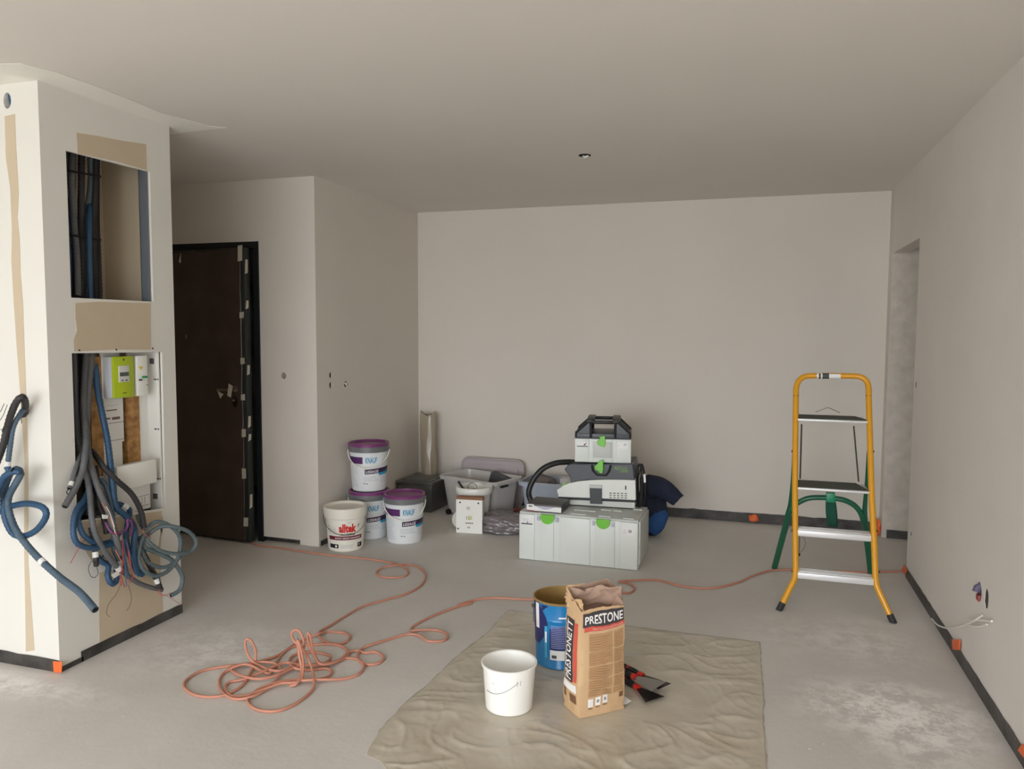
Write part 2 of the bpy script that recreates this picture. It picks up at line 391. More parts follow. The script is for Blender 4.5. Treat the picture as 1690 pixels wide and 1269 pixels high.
# membrane strips
def strip(name, pts, h, t=.003, seed=1):      # pts: floor points along wall, outward normal side = left
    R = random.Random(seed); mb = MB(); V = []
    P = resample([Vector(p) for p in pts], .06)
    for i, p in enumerate(P): V += [p+Vector((0,0,0)), p+Vector((0,0,h*(1+.10*(R.random()-.5))))]
    mb.add(V, [(2*i, 2*i+2, 2*i+3, 2*i+1) for i in range(len(P)-1)])
    o = mb.build(name, M_BIT, smooth=0, fix=False)
    s = o.modifiers.new('thick', 'SOLIDIFY'); s.thickness = t; s.offset = 0
    return st(o)
strip('baseboard_right', [(XR-.003, .5, 0), (XR-.003, yo0, 0)], .062, seed=2)
strip('baseboard_back', [(-2.83, YB-.003, 0), (XR, YB-.003, 0)], .078, seed=3)
strip('baseboard_corridor', [(XR+.03, 6.075-.006, 0), (XR+1.2, 6.075-.006, 0)], .062, seed=9)
strip('baseboard_shaft_front', [(-4.6, YC-.003, 0), (XC-.0, YC-.003, 0)], .055, seed=4)
strip('baseboard_shaft_side', [(XC+.003, YC, 0), (XC+.003, YC+.13, 0)], .022, seed=5)
strip('baseboard_shaft_side_rear', [(XC+.003, YC+.11, 0), (XC+.003, YC2, 0)], .048, seed=5)
strip('gap_shade_entrance', [(DX1-.01, YD+.03, 0), (-2.95, YD+.03, 0)], .04, seed=12)  # black strip stands in for the shade in the gap under the wall
strip('baseboard_recess', [(XD+.003, YD+.02, 0), (XD+.003, YB, 0)], .035, seed=6)
# orange tape tabs
def tab(pts, ext, label, crumple=.0):
    mb = MB(); mb.prism(pts, ext)
    o = mb.build('tape_tab', M_ORT, smooth=0); tag(o, label, 'tape')
def sq(f, x0, y0, x1, y1): return [f(x0, y0), f(x1, y0+1), f(x1-1, y1), f(x0+1, y1-1)]
tab(sq(lambda x, y: PY(x, y, YC-.008), 88, 1091, 103, 1110), (0, -.002, 0), 'orange tape tab at the foot of the white shaft corner')
tab(sq(lambda x, y: PX(x, y, XR-.008), 1572, 1055, 1585, 1073), (-.003, 0, 0), 'orange tape tab on the black strip below the white cable')
tab([PX(x, y, XR-.008) for x, y in ((1681,1238),(1688,1228),(1700,1238),(1700,1262))], (-.003, 0, 0), 'orange tape tab on the right strip at the frame edge')
tab([PX(x, y, XR-.008) for x, y in ((1489,940),(1493,931),(1498,942),(1494,948))], (-.003, 0, 0), 'tiny orange tape tab at the corner of the wall opening')
def lump(name, c, r, label, cat, m, seed, jag=.4, sub=2):
    bm = bmesh.new(); bmesh.ops.create_icosphere(bm, subdivisions=sub, radius=1)
    for v in bm.verts:
        k = 1+jag*noise.noise(v.co*1.7+Vector((seed, 0, 0))); v.co = Vector((v.co.x*r[0]*k+c[0], v.co.y*r[1]*k+c[1], max(.001, v.co.z*r[2]*k+c[2])))
    me = bpy.data.meshes.new(name); bm.to_mesh(me); bm.free(); me.materials.append(m)
    o = bpy.data.objects.new(name, me); COL.objects.link(o); tag(o, label, cat); return o
p = PY(1243, 857, YB-.03); lump('tape_tab', (p.x, YB-.028, p.z+.01), (.042, .018, .03), 'crumpled orange tape on the black strip of the back wall', 'tape', M_ORT, 3)
p = PY(1450, 865, 6.10); lump('tape_tab', (p.x-.01, 6.12, .06), (.03, .02, .07), 'orange tape lump behind the right rail of the ladder', 'tape', M_ORT, 5)

# ------------------------------------------------------------------ entrance door
door = bpy.data.objects.new('door_1', None); COL.objects.link(door); door.location = (DX0, YD, 0); door['kind'] = 'structure'
M_FRM = mat('anthracite_frame', (38,41,44), .35, metal=.3)
M_LEAF = mat('brown_filmed_door', (60,47,41), .26, bump=.12, bs=9, c2=(70,57,50), vs_=5, spec=.6)
wx = DX1-DX0
mb = MB(); mb.box((0, -.006, 0), (.05, .1, DZ)); mb.box((wx-.045, -.006, 0), (wx, .1, DZ)); mb.box((.05, -.006, DZ-.045), (wx-.045, .1, DZ))
mb.box((wx-.075, .075, 0), (wx-.045, .1, DZ-.045)); mb.box((wx-.012, -.012, 0), (wx, -.006, DZ))
mb.build('door_frame', M_FRM, door, smooth=0)
leaf = MB(); LW = wx-.09; LT = .055
def dn(x, z, s=0): return .003*noise.noise(Vector((x*5+s, z*2.2, 0)))+.0015*noise.noise(Vector((x*14, z*9, s)))
leaf.rbox((0, 0, .012), (LW, LT, DZ-.05), .004)
lf = leaf.build('door_leaf', mat('dark_door_edge', (36,40,38), .5), door)
lf.location = (.048, .012, 0); lf.rotation_euler = (0, 0, math.radians(-7.0))
mb = MB(); mb.grid(lambda a, b: (.002+(LW-.03)*a, -.004-.004*math.sin(PI*a)-dn(a, b*2)-.010*max(0, noise.noise(Vector(((a*.9+b*1.6)*9, (a-b)*1.5, 3))))**1.5-.009*max(0, noise.noise(Vector(((a*.9-b*2.)*8, (a+b)*1.5, 9))))**1.5, .014+(DZ-.068)*b), 60, 90)
film = mb.build('protective_film', M_LEAF, lf, smooth=180, fix=False)
film.modifiers.new('t', 'SOLIDIFY').thickness = .001
mb = MB(); R = random.Random(5)
for z, h in ((2.02, .11), (1.60, .045), (1.285, .045), (1.035, .045), (.785, .06), (.50, .075), (.16, .065)):
    x = LW-.045+R.random()*.01
    mb.prism([(x-.005*R.random(), -.012, z-h/2), (x+.036, -.012, z-h/2+.006*R.random()), (x+.034+.006*R.random(), -.012, z+h/2), (x, -.012, z+h/2-.006*R.random())], (0, .0015, 0))
for z, h in ((1.93, .1), (1.67, .06), (1.22, .07), (.86, .08), (.75, .05), (.30, .1)):
    mb.prism([(LW+.001, .008, z-h/2), (LW+.001, .034, z-h/2+.01), (LW+.001, .036, z+h/2), (LW+.001, .014, z+h/2)], (.0015, 0, 0))
mb.prism([(.33, -.012, 1.98), (.35, -.012, 1.97), (.352, -.012, 2.04)], (0, .001, 0))
split_build(mb, 'masking_tape', mat('masking_tape', (196,190,176), .6, bump=.3, bs=60), lf, 0)
hd = MB(); hx, hz = LW-.09, 1.085
hd.tube([(hx, 0, hz), (hx, -.05, hz), (hx-.02, -.055, hz), (hx-.12, -.055, hz-.004)], .009, 10)
hd.lathe([(0, 0), (.024, 0), (.024, .006), (0, .008)], 20); n = len(hd.v)
hd.v[-80:] = [(hx+x, -z-.006, hz+y) for x, y, z in hd.v[-80:]]
hh = hd.build('door_handle', mat('satin_metal', (150,140,120), .35, metal=.8), lf)
mb = MB(); mb.prism([(hx-.02, -.066, hz-.04), (hx+.012, -.066, hz-.05), (hx+.03, -.066, hz+.03), (hx-.005, -.066, hz+.045)], (0, .002, 0))
mb.prism([(hx-.11, -.066, hz-.01), (hx-.055, -.066, hz-.03), (hx-.085, -.066, hz-.062)], (0, .002, 0)); split_build(mb, 'masking_tape', MATS['masking_tape'], hh, 0)
mb = MB(); mb.lathe([(0, 0), (.02, 0), (.026, .004), (.026, .012), (0, .012)], 20)
mb.v = [(hx-.002+x*.8, -z-.004, hz-.085+y*1.5) for x, y, z in mb.v]; lk = mb.build('lock_rosette', mat('lock_dark', (30,18,16), .25), lf)
mb = MB(); mb.tube([(hx-.004, -.012, hz-.075), (hx-.004, -.03, hz-.075)], .006); mb.build('lock_cylinder', M_MET, lk)
mb = MB(); mb.lathe([(0, 0), (.012, 0), (.012, .004), (0, .005)], 14); mb.v = [(LW*.42+x, -z-.012, 1.45+y*1.4) for x, y, z in mb.v]
mb.build('peephole', mat('dull_grey', (90,80,72), .5), lf)

# ------------------------------------------------------------------ shaft contents
M_CG = mat('grey_conduit', (96,97,99), .55, var=.12, vs_=12)
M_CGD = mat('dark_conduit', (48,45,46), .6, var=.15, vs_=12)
M_CB = mat('blue_conduit', (40,76,108), .5, var=.14, vs_=12)
M_CBG = mat('blue_grey_conduit', (72,92,108), .55, var=.14, vs_=12)
M_CT = mat('teal_grey_conduit', (92,106,110), .55, var=.12, vs_=12)
M_CP = mat('purple_conduit', (112,62,112), .5)
M_TAGW = mat('white_sticker', (225,224,220), .5)
WIRES = {'r': mat('red_wire', (176,58,52), .4), 'b': mat('blue_wire', (70,96,140), .4), 'o': mat('orange_wire', (224,128,74), .4),
         'w': mat('white_wire', (214,208,196), .4), 'k': M_BLK, 'p': mat('pink_wire', (196,104,110), .4), 'br': mat('brown_wire', (96,60,48), .4)}
def conduit(path, r, m, label, group=None, wires=(), tags=(), name='electrical_conduit', cat='conduit', hollow=True, step=.006):
    P = resample(catmull(path, 10), step); mb = MB(); r *= 1.13 if r > .008 else 1
    pat = (1.04, 1.04, .93); n = len(P)
    mb.tube(P, lambda t: r*pat[int(round(t*(n-1))) % 3], 9, cap=not hollow)
    if hollow:
        T = (P[-1]-P[-2]).normalized(); mb.tube([P[-1], P[-1]-T*.03], r*.8, 9, mi=1, cap=True); mb.tube([P[-1]-T*.001, P[-1]+T*.0015], lambda t: r*(1.0 if t < .5 else .8), 9, cap=False)
    o = mb.build(name, [m, M_DARK], smooth=60); tag(o, label, cat, group)
    for w, c, wr_ in wires:
        q = MB(); q.tube(catmull(w, 8), wr_, 6); q.build('wire', WIRES[c], o)
    for f in tags:
        i = int(f*(n-1)); i0, i1 = max(0, i-2), min(n-1, i+2)
        q = MB(); q.tube(P[i0:i1+1], r*1.12, 10); q.build('sticker', M_TAGW, o)
    return o
def SX(l, d=.05): # points on the shaft side; (px,py[,offset])
    return [PX(a[0], a[1], XC+(a[2] if len(a) > 2 else d)) for a in l]
def SY(l, d=.05): return [PY(a[0], a[1], YC-(a[2] if len(a) > 2 else d)) for a in l]
NG = 'grey conduits hanging out of the lower niche'
conduit(SX([(142,572,-.10),(141.5,591,-.10),(139,631,-.09),(138,678,-.07),(141.5,725,-.02),(138,768,.03),(127,800,.05),(107,836,.07)]), .0125, M_CG, 'grey conduit ending at the left edge of the lower niche, curving down left')
conduit(SX([(152,570,-.09),(151,591,-.09),(146,655,-.08),(143,714,-.05),(148.6,761,.0),(163,808,.05),(182,852,.08),(192,891,.09),(199,915,.09)]), .0125, M_CG, 'grey conduit running straight down the front of the lower niche',
        wires=[(SX([(168,829,.07),(180,850,.085),(187,868,.1),(193,884,.11)]), 'o', .0016), (SX([(174,830,.07),(184,848,.09),(190,866,.1)]), 'b', .0016), (SX([(170,829,.06),(181,846,.1),(189,870,.11)]), 'w', .0015)])
conduit(SX([(122,570,-.13),(124,620,-.13),(127,702,-.10),(134,750,-.04),(146,800,.02),(151,852,.06),(157,880,.07),(170,906,.08),(184,925,.085),(199,942,.09)]), .0115, M_CG, 'longest grey conduit sagging to the bottom of the cable bunch', tags=(.985,))
conduit(SX([(146,740,-.08),(158,752,-.04),(172,772,.02),(194,794,.05),(217,815,.07),(232,842,.08),(238,870,.08)]), .0115, M_CGD, 'dark conduit arching right over the white board in the lower niche',
        wires=[(SX([(238,870,.08),(236,878,.09),(244,886,.1)]), 'p', .0015), (SX([(238,870,.08),(246,880,.1),(248,890,.1)]), 'br', .0015)])
conduit(SX([(150,770,-.03),(158,800,.0),(163,830,.03),(170,850,.04),(176,880,.05)]), .0105, M_CGD, 'short dark conduit hanging behind the middle of the cable bunch')
conduit(SX([(133,749,-.02),(125,773,.02),(118,797,.04),(114,806,.05)]), .0085, M_CG, 'short pale grey conduit end with a metal clip left of the niche', tags=(.9,),
        wires=[(SX([(114,806,.05),(110,812,.06),(112,816,.06)]), 'k', .002)])
conduit(SX([(165,790,.0),(176,805,.03),(184,840,.05),(187,870,.06),(188,905,.07),(196,925,.08)]), .0095, M_CBG, 'blue grey conduit hanging behind the loose wires of the bunch')
conduit(SX([(171,915,.03),(184,925,.06),(205,945,.07),(226,961,.07),(247,969,.07),(267,973,.07)]), .0105, M_CG, 'grey conduit lying along the bottom right of the cable bunch')
conduit(SX([(144,584,-.14),(156,600,-.1),(163,655,-.06),(177,725,-.01),(184,785,.03),(189,827,.05),(194,840,.06),(208,852,.07),(222,873,.07),(221,904,.07),(225,940,.07),(236,948,.07)]), .0125, M_CB, 'blue conduit crossing the lower niche in front of the meter board')
conduit(SX([(150,800,-.02),(140,823,.02),(125,844,.04),(121,875,.05),(127,896,.06),(146,904,.07),(166,903,.07),(187,896,.07),(196,880,.06)]), .011, M_CB, 'outer blue conduit loop at the left of the cable bunch')
conduit(SX([(153,815,-.03),(136,842,.01),(129,857,.03),(136,880,.05),(150,893,.06),(165,898,.06),(186,893,.05)]), .0105, M_CB, 'inner blue conduit loop at the left of the cable bunch')
conduit(SX([(160,918,.03),(170,928,.05),(179,933,.06),(178,950,.07),(184,963,.08),(192,958,.08),(192,935,.06)]), .0115, M_CB, 'small blue conduit bend at the very bottom of the bunch')
conduit(SX([(190,830,.0),(205,835,.03),(214,845,.04),(208,880,.04),(214,915,.05),(228,944,.06),(238,940,.06)]), .011, M_CB, 'blue conduit behind the purple piece in the cable bunch', tags=(.12,))
conduit(SX([(195,880,.05),(200,905,.07),(205,930,.08),(210,950,.09)]), .010, M_CBG, 'blue grey conduit end carrying the loose coloured wires', tags=(.12,),
        wires=[(SX([(204,890,.1),(206,920,.11),(207,945,.11),(209,968,.12)]), 'b', .002), (SX([(202,890,.1),(203,925,.12),(200,950,.12),(206,969,.12)]), 'r', .002),
               (SX([(210,895,.1),(213,925,.12),(219,950,.12),(214,962,.12)]), 'r', .002), (SX([(207,890,.1),(215,915,.12),(224,945,.12),(229,952,.12)]), 'b', .0018),
               (SX([(190,907,.1),(197,920,.11),(203,930,.11)]), 'o', .0018), (SX([(211,900,.1),(214,920,.11),(216,932,.11)]), 'o', .0016),
               (SX([(201,960,.12),(192,980,.11),(180,996,.1),(176,1012,.09),(182,1018,.08)]), 'br', .0013), (SX([(212,965,.12),(217,985,.11),(214,1000,.1),(209,1008,.1)]), 'br', .0013),
               (SX([(181,846,.09),(186,862,.1),(190,880,.11)]), 'w', .0016), (SX([(204,940,.11),(198,955,.12),(201,966,.12)]), 'r', .0018)])
conduit(SX([(150,870,.03),(155,895,.05),(158,920,.07),(159,934,.07)]), .0105, M_CGD, 'dark conduit end with a white tag and black wires', tags=(.72,),
        wires=[(SX([(159,934,.07),(152,926,.08),(146,938,.08),(150,951,.08),(156,953,.08)]), 'k', .0014), (SX([(159,934,.07),(162,946,.08),(156,954,.08)]), 'k', .0014)])
conduit(SX([(174,862,.07),(180,874,.09),(188,880,.1),(199,879,.1),(210,870,.1),(210,858,.1),(216,860,.1),(218,872,.09),(216,884,.08)]), .0055, M_CP, 'purple flexible tube looped at the centre of the bunch', name='purple_tube', cat='tube')
TL = 'teal grey conduit loops at the right of the bunch'
conduit(SX([(226,850,.0),(239,873,.05),(258,861,.08),(281,868,.1),(297,888,.11),(294,920,.11),(276,943,.11),(255,950,.1),(235,938,.09),(229,914,.08),(237,886,.07),(245,880,.06)]), .0088, M_CT, 'large round teal grey conduit loop hanging over the shaft edge')
conduit(SX([(241,884,.05),(262,870,.08),(286,869,.12),(312,878,.14),(324,895,.14),(314,910,.13),(291,914,.12),(265,909,.1),(245,894,.08),(236,882,.05)]), .0088, M_CT, 'wide flat teal grey conduit loop reaching furthest right over the door')
conduit(SX([(232,890,.05),(240,904,.07),(260,912,.08),(284,925,.1),(299,946,.11),(301,960,.11),(296,974,.11),(282,983,.1)]), .0098, M_CT, 'teal grey conduit end dropping right beside the shaft edge')
conduit(SX([(230,885,.04),(234,909,.06),(247,930,.08),(273,936,.1),(296,920,.11),(299,900,.1)]), .0085, M_CT, 'teal grey conduit half loop inside the large loop')
conduit(SX([(233,905,.05),(243,925,.07),(253,945,.08),(260,960,.09),(264,970,.09)]), .0115, M_CGD, 'dark conduit end with white tag and pink wires at lower right', tags=(.82,),
        wires=[(SX([(264,970,.09),(262,978,.1),(272,982,.1),(282,978,.1)]), 'p', .0018), (SX([(264,970,.09),(266,984,.1),(274,983,.1),(299,998,.08)]), 'p', .0012),
               (SX([(253,938,.09),(262,952,.11),(266,968,.1)]), 'k', .0022)])
conduit(SX([(143,885,.06),(130,905,.07),(116,930,.06)]), .0012, WIRES['r'], 'single thin red wire sticking out left of the bunch', name='loose_wire', cat='wire', hollow=False)
for l, lb in (([(168,849,.1),(178,850,.1),(177,856,.1),(169,856,.1)], 'small white cable tag above the purple tube'),
          ([(184,948,.12),(194,942,.12),(197,948,.12),(188,954,.12)], 'larger white cable tag at the bottom of the bunch')):
    mb = MB(); mb.prism(SX(l), (.003, 0, 0)); tag(mb.build('cable_tag', M_TAGW, smooth=0), lb, 'tag')
# deep dark conduits inside lower niche
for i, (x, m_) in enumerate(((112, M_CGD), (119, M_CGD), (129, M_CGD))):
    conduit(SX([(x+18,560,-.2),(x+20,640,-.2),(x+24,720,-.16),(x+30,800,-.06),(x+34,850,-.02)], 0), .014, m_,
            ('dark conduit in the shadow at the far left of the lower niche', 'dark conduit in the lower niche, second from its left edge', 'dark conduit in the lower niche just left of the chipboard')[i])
# conduits behind the upper niche on a wire tray
BL = (('leftmost', .0), ('second', .045), ('third', .09), ('fourth', .13), ('fifth', .17), ('sixth', .205))
cols = [M_CGD, mat('navy_conduit', (28,44,74), .55), M_CGD, M_CG, M_CGD, M_CT, M_CB, M_CGD, M_CGD]
lbs = ['dark conduit at the left edge of the upper niche', 'blue conduit near the left edge of the upper niche', 'dark conduit third from the left in the upper niche',
       'grey conduit leaning right in the upper niche', 'dark conduit in the middle of the upper niche bundle', 'pale conduit beside the blue one in the upper niche',
       'bright blue conduit low in the upper niche', 'grey conduit right of centre in the upper niche bundle', 'rightmost dark conduit of the upper niche bundle']
R = random.Random(11)
for i in range(9):
    x0 = 103+i*7.2; ofs = [0, -6, 4, -8, 5, 14, 2, 8, 0][i]
    pts = [(x0+ofs*.6, 225), (x0+ofs+R.uniform(-3, 3), 300), (x0+R.uniform(-3, 3), 370), (x0+3+R.uniform(-2, 2), 430), (x0+4, 520)]
    dd = -.13-.02*(i % 3)
    conduit([PX(a, b, XC+dd+(0 if i != 6 else (-.10 if k_ < 2 else .02))) for k_, (a, b) in enumerate(pts)], .0135 if i != 6 else .011, cols[i], lbs[i], 'conduits behind the upper niche')
mb = MB()
for yy in (283, 388, 487):
    mb.tube([PX(92, yy-6, XC-.10), PX(130, yy+2, XC-.10), PX(166, yy+8, XC-.12)], .005)
for xx in (110, 163): mb.tube([PX(xx, 220, XC-.115), PX(xx, 520, XC-.115)], .0045)
tag(mb.build('cable_tray', M_BLKM), 'black wire cable tray crossing the conduits in the upper niche', 'cable tray')
mb = MB(); mb.box((XC-.21, YC+.055, .3), (XC-.2, 2.8, HC-.05)); mb.box((XC-.3, 2.555, .3), (XC-.2, 2.56, HC-.05)); st(mb.build('wall_shaft_shade', M_DARK, smooth=0))  # near-black sheets paint the shade deep behind the conduits
# meter board
M_GW = mat('board_white', (226,225,220), .45); M_GRN = mat('lime_green', (176,196,34), .35, coat=.2); M_OSB = mat('chipboard', (190,146,88), .7, bump=.2, bs=40, c2=(132,90,46), vs_=26)
def QX(px, py, X): p = PX(px, py, X); return p.y, p.z
gx = XC-.085
board = thing('meter_board', 'white metering board with punched slots filling the lower niche', 'meter board', (gx, 2.9, .5))
BO = Vector((gx, 2.9, .5))
def loc_(mb_): mb_.v = [tuple(Vector(v)-BO) for v in mb_.v]; return mb_
y0, _ = QX(200, 700, gx); mb = MB(); mb.box((gx-.01, 3.02, .52), (gx, 3.19, 1.42)); mb.box((gx-.01, 2.86, .52), (gx, 2.97, 1.39)); mb.box((gx-.01, 2.8, .52), (gx, 3.2, .80)); 
loc_(mb).build('back_plate', M_GW, board, smooth=0)
mb = MB(); mb.box((gx-.0, 3.143, .52), (XC-.014, 3.152, 1.42))
for px_, py_ in ((257,626),(258,708),(261,790)):
    p = PY(px_, py_, 3.142); mb.box((p.x-.012, 3.1415, p.z-.003), (p.x+.004, 3.143, p.z+.003), 1); mb.box((p.x+.010, 3.1415, p.z-.004), (p.x+.016, 3.143, p.z+.004), 1)
for px_, py_ in ((252,596),(258,819)):
    p = PY(px_, py_, 3.142); mb.box((p.x-.02, 3.1415, p.z-.014), (p.x+.008, 3.143, p.z+.014), 2)
loc_(mb).build('side_rail', [M_GW, M_BLK, mat('slot_grey', (92,92,92), .6)], board, smooth=0)
for a, b in ((151, 166), (208, 224)):
    y0, _ = QX(a, 700, gx-.012); y1, _ = QX(b, 700, gx-.012)
    mb = MB(); mb.box((gx-.03, y0-.01, .72), (gx+(.004 if a > 200 else -.001), y1+.01, 1.37)); loc_(mb).build('chipboard_strip', M_OSB, board, smooth=0)
mb = MB(); y0, z1 = QX(171, 660, gx+.004); y1, z0 = QX(205, 728, gx+.004)
mb.box((gx, y0, z0), (gx+.004, y1, z1)); fnx = lambda u, v: Vector((gx+.005, u, v))
for px0, py0, px1, py1 in ((175,675,193,679),(185,687,198,693),(174,689,182,693),(176,668,196,670)):
    a = QX(px0, py1, gx+.005); b = QX(px1, py0, gx+.005); patch(mb, fnx, a[0], b[0], a[1], b[1], 1, 1, 1)
a = QX(176, 729, gx+.005); b = QX(205, 695, gx+.005)
for s in ((a[0], b[0], b[1]-.002, b[1]), (b[0]-.002, b[0], a[1], b[1]), (a[0], b[0], a[1], a[1]+.002)): patch(mb, fnx, s[0], s[1], s[2], s[3], 2, 1, 1)
loc_(mb).build('paper_label', [M_GW, mat('label_brown', (110,90,80), .7), M_BLKM], board, smooth=0)
X1 = XC-.02
ya, zt = QX(187, 589, X1); yb_, zb = QX(222, 654, X1)
met = thing('electricity_meter', 'lime green faced electricity meter with a small grey display', 'meter', (gx, ya, zb)); BO = Vector((gx, ya, zb))
mb = MB(); mb.rbox((gx, ya, zb), (X1-.012, yb_, zt), .004); loc_(mb).build('housing', mat('meter_grey', (196,200,206), .4), met)
mb = MB(); mb.rbox((X1-.012, ya-.002, zb-.001), (X1, yb_+.002, zt+.001), .003); loc_(mb).build('cover', M_GRN, met)
a = QX(196, 631, X1); b = QX(212, 603, X1)
mb = MB(); mb.rbox((X1-.002, a[0], a[1]), (X1+.004, b[0], b[1]), .0015); dsp = loc_(mb).build('display_panel', mat('meter_panel', (206,206,204), .4), met)
mb = MB(); h = b[1]-a[1]; w = b[0]-a[0]
mb.box((X1+.004, a[0]+.004, a[1]+h*.36), (X1+.0055, b[0]-.004, a[1]+h*.6)); loc_(mb).build('display', mat('lcd', (78,88,80), .2), dsp, smooth=0)
mb = MB()
for k in (.3, .7): mb.box((X1+.004, a[0]+w*k-.007, a[1]+h*.06), (X1+.0065, a[0]+w*k+.006, a[1]+h*.15))
split_build(loc_(mb), 'button', mat('button_grey', (120,120,118), .5), dsp, 0)
mb = MB(); yc = (ya+yb_)/2; mb.box((X1, yc-.003, zt-.02), (X1+.001, yc+.003, zt-.01)); mb.box((X1, yc-.01, zb+.02), (X1+.001, yc+.012, zb+.023)); split_build(loc_(mb), 'screw', M_BLKM, met, 0)
ya, zt = QX(225, 587, X1); yb_, zb = QX(245, 652, X1); yb_ = min(yb_, 3.135)
brk = thing('circuit_breaker', 'white main circuit breaker with green button beside the meter', 'breaker', (gx, ya, zb)); BO = Vector((gx, ya, zb))
mb = MB(); mb.rbox((gx, ya, zb), (X1, yb_, zt), .004); loc_(mb).build('housing', M_WHT, brk)
def dot(mbx, px_, py_, r, mi, X=X1+.001): y, z = QX(px_, py_, X); mbx.box((X-.001, y-r, z-r), (X+.002, y+r, z+r), mi)
y, z = QX(233, 607, X1); mb = MB(); mb.prism([(X1, y-.016, z+.007), (X1, y+.012, z+.007), (X1, y-.002, z-.013)], (.001, 0, 0)); loc_(mb).build('warning_triangle', mat('warning_yellow', (214,196,60), .5), brk, smooth=0)
mb = MB(); y, z = QX(237, 622, X1); mb.rbox((X1, y-.012, z-.005), (X1+.014, y+.012, z+.005), .002); loc_(mb).build('green_button', mat('green_button', (32,142,84), .35), brk)
mb = MB(); y, z = QX(231, 627, X1); mb.rbox((X1, y-.008, z-.003), (X1+.008, y+.008, z+.004), .001); dot(mb, 243, 635, .002, 0); split_build(loc_(mb), 'black_switch', M_BLK, brk)
# distribution box below
X2 = XC-.01
ya, _ = QX(190, 780, X2); yb_ = 3.10; zt = QX(255, 757, X2)[1]; zm = QX(255, 796, X2)[1]; zb = QX(254, 838, X2)[1]
dbx = thing('distribution_box', 'white distribution box with raised cover low in the lower niche', 'distribution box', (gx, ya, zb)); BO = Vector((gx, ya, zb))
mb = MB(); mb.rbox((gx, ya, zb), (X2-.015, yb_-.02, zt-.01), .004); loc_(mb).build('housing', M_GW, dbx)
mb = MB(); mb.rbox((X2-.015, ya, zm), (X2+.012, yb_, zt), .006); loc_(mb).build('cover', M_WHT, dbx)
mb = MB(); fnb = lambda u, v: Vector((X2-.0142, u, v))
for u0, u1, v0, v1 in ((yb_-.1, yb_-.03, zb+.02, zb+.024), (yb_-.1, yb_-.03, zb+.07, zb+.073), (yb_-.1, yb_-.098, zb+.02, zb+.07), (yb_-.032, yb_-.03, zb+.02, zb+.07), (yb_-.08, yb_-.076, zb+.03, zb+.065), (yb_-.062, yb_-.058, zb+.03, zb+.065)): patch(mb, fnb, u0, u1, v0, v1, 0, 1, 1)
loc_(mb).build('module_window', mat('line_grey', (150,148,145), .6), dbx, smooth=0)
# front-face conduits
conduit([PY(39, 692, YC+.03)]+SY([(42,668,.05),(37,655,.09),(27,664,.1),(18,685,.1),(11,710,.1),(2,745,.1),(-25,810,.1)]), .0125, M_CGD, 'dark conduit leaving the hole in the shaft front towards the left')
conduit([PY(37, 694, YC+.03)]+SY([(40,676,.03),(33,684,.06),(22,705,.08),(17,735,.08),(14,758,.08),(12,772,.08)]), .0095, M_CBG, 'blue conduit dropping from the shaft front hole to a joint', tags=(.97,))
conduit(SY([(12,770,.08),(16,782,.08),(10,800,.09),(6,825,.1),(9,856,.11),(22,881,.11),(42,884,.11),(62,873,.11),(76,852,.12),(70,837,.12),(45,831,.11),(20,835,.1),(2,843,.1),(-30,862,.1)]), .0115, M_CB, 'big blue conduit loop on the white shaft front')
conduit(SY([(-30,870,.14),(-10,830,.14),(4,800,.14),(16,782,.13),(28,774,.13),(34,782,.12),(27,796,.12),(14,822,.11),(16,848,.12),(30,880,.13),(61,918,.14),(98,952,.17),(131,977,.22),(157,1006,.27)]), .0122, M_CBG, 'long straight blue conduit slanting down past the shaft corner', tags=(.665,))
conduit(SY([(-20,842,.16),(-4,808,.16),(8,786,.16),(24,778,.15),(32,780,.14)]), .012, M_CB, 'short blue conduit curve at the left frame edge above the loop')
mb = MB()
for k, (a, b, c, d) in enumerate(((18,668,3,712),(12,668,-4,700),(7,666,-8,690),(18,700,-6,712))): mb.tube(SY([(a,b,.12),((a+c)/2+2,(b+d)/2,.12),(c,d,.12)]), .0013, 5)
tag(mb.build('loose_wire', M_BLK), 'thin black wires fanning out at the left frame edge', 'wire')
mb = MB(); mb.tube([(fh.x-.01, YC+.045, fh.z-.05), (fh.x, YC+.02, fh.z+.03)], .014, 10); tag(mb.build('conduit_end', M_CB), 'blue conduit end inside the round hole high on the shaft', 'conduit')
mb = MB(); mb.box((fh.x-.06, YC+.06, fh.z-.08), (fh.x+.06, YC+.07, fh.z+.08)); mb.build('hole_backing', mat('grey_blue', (90,96,104), .8), wf, smooth=0)

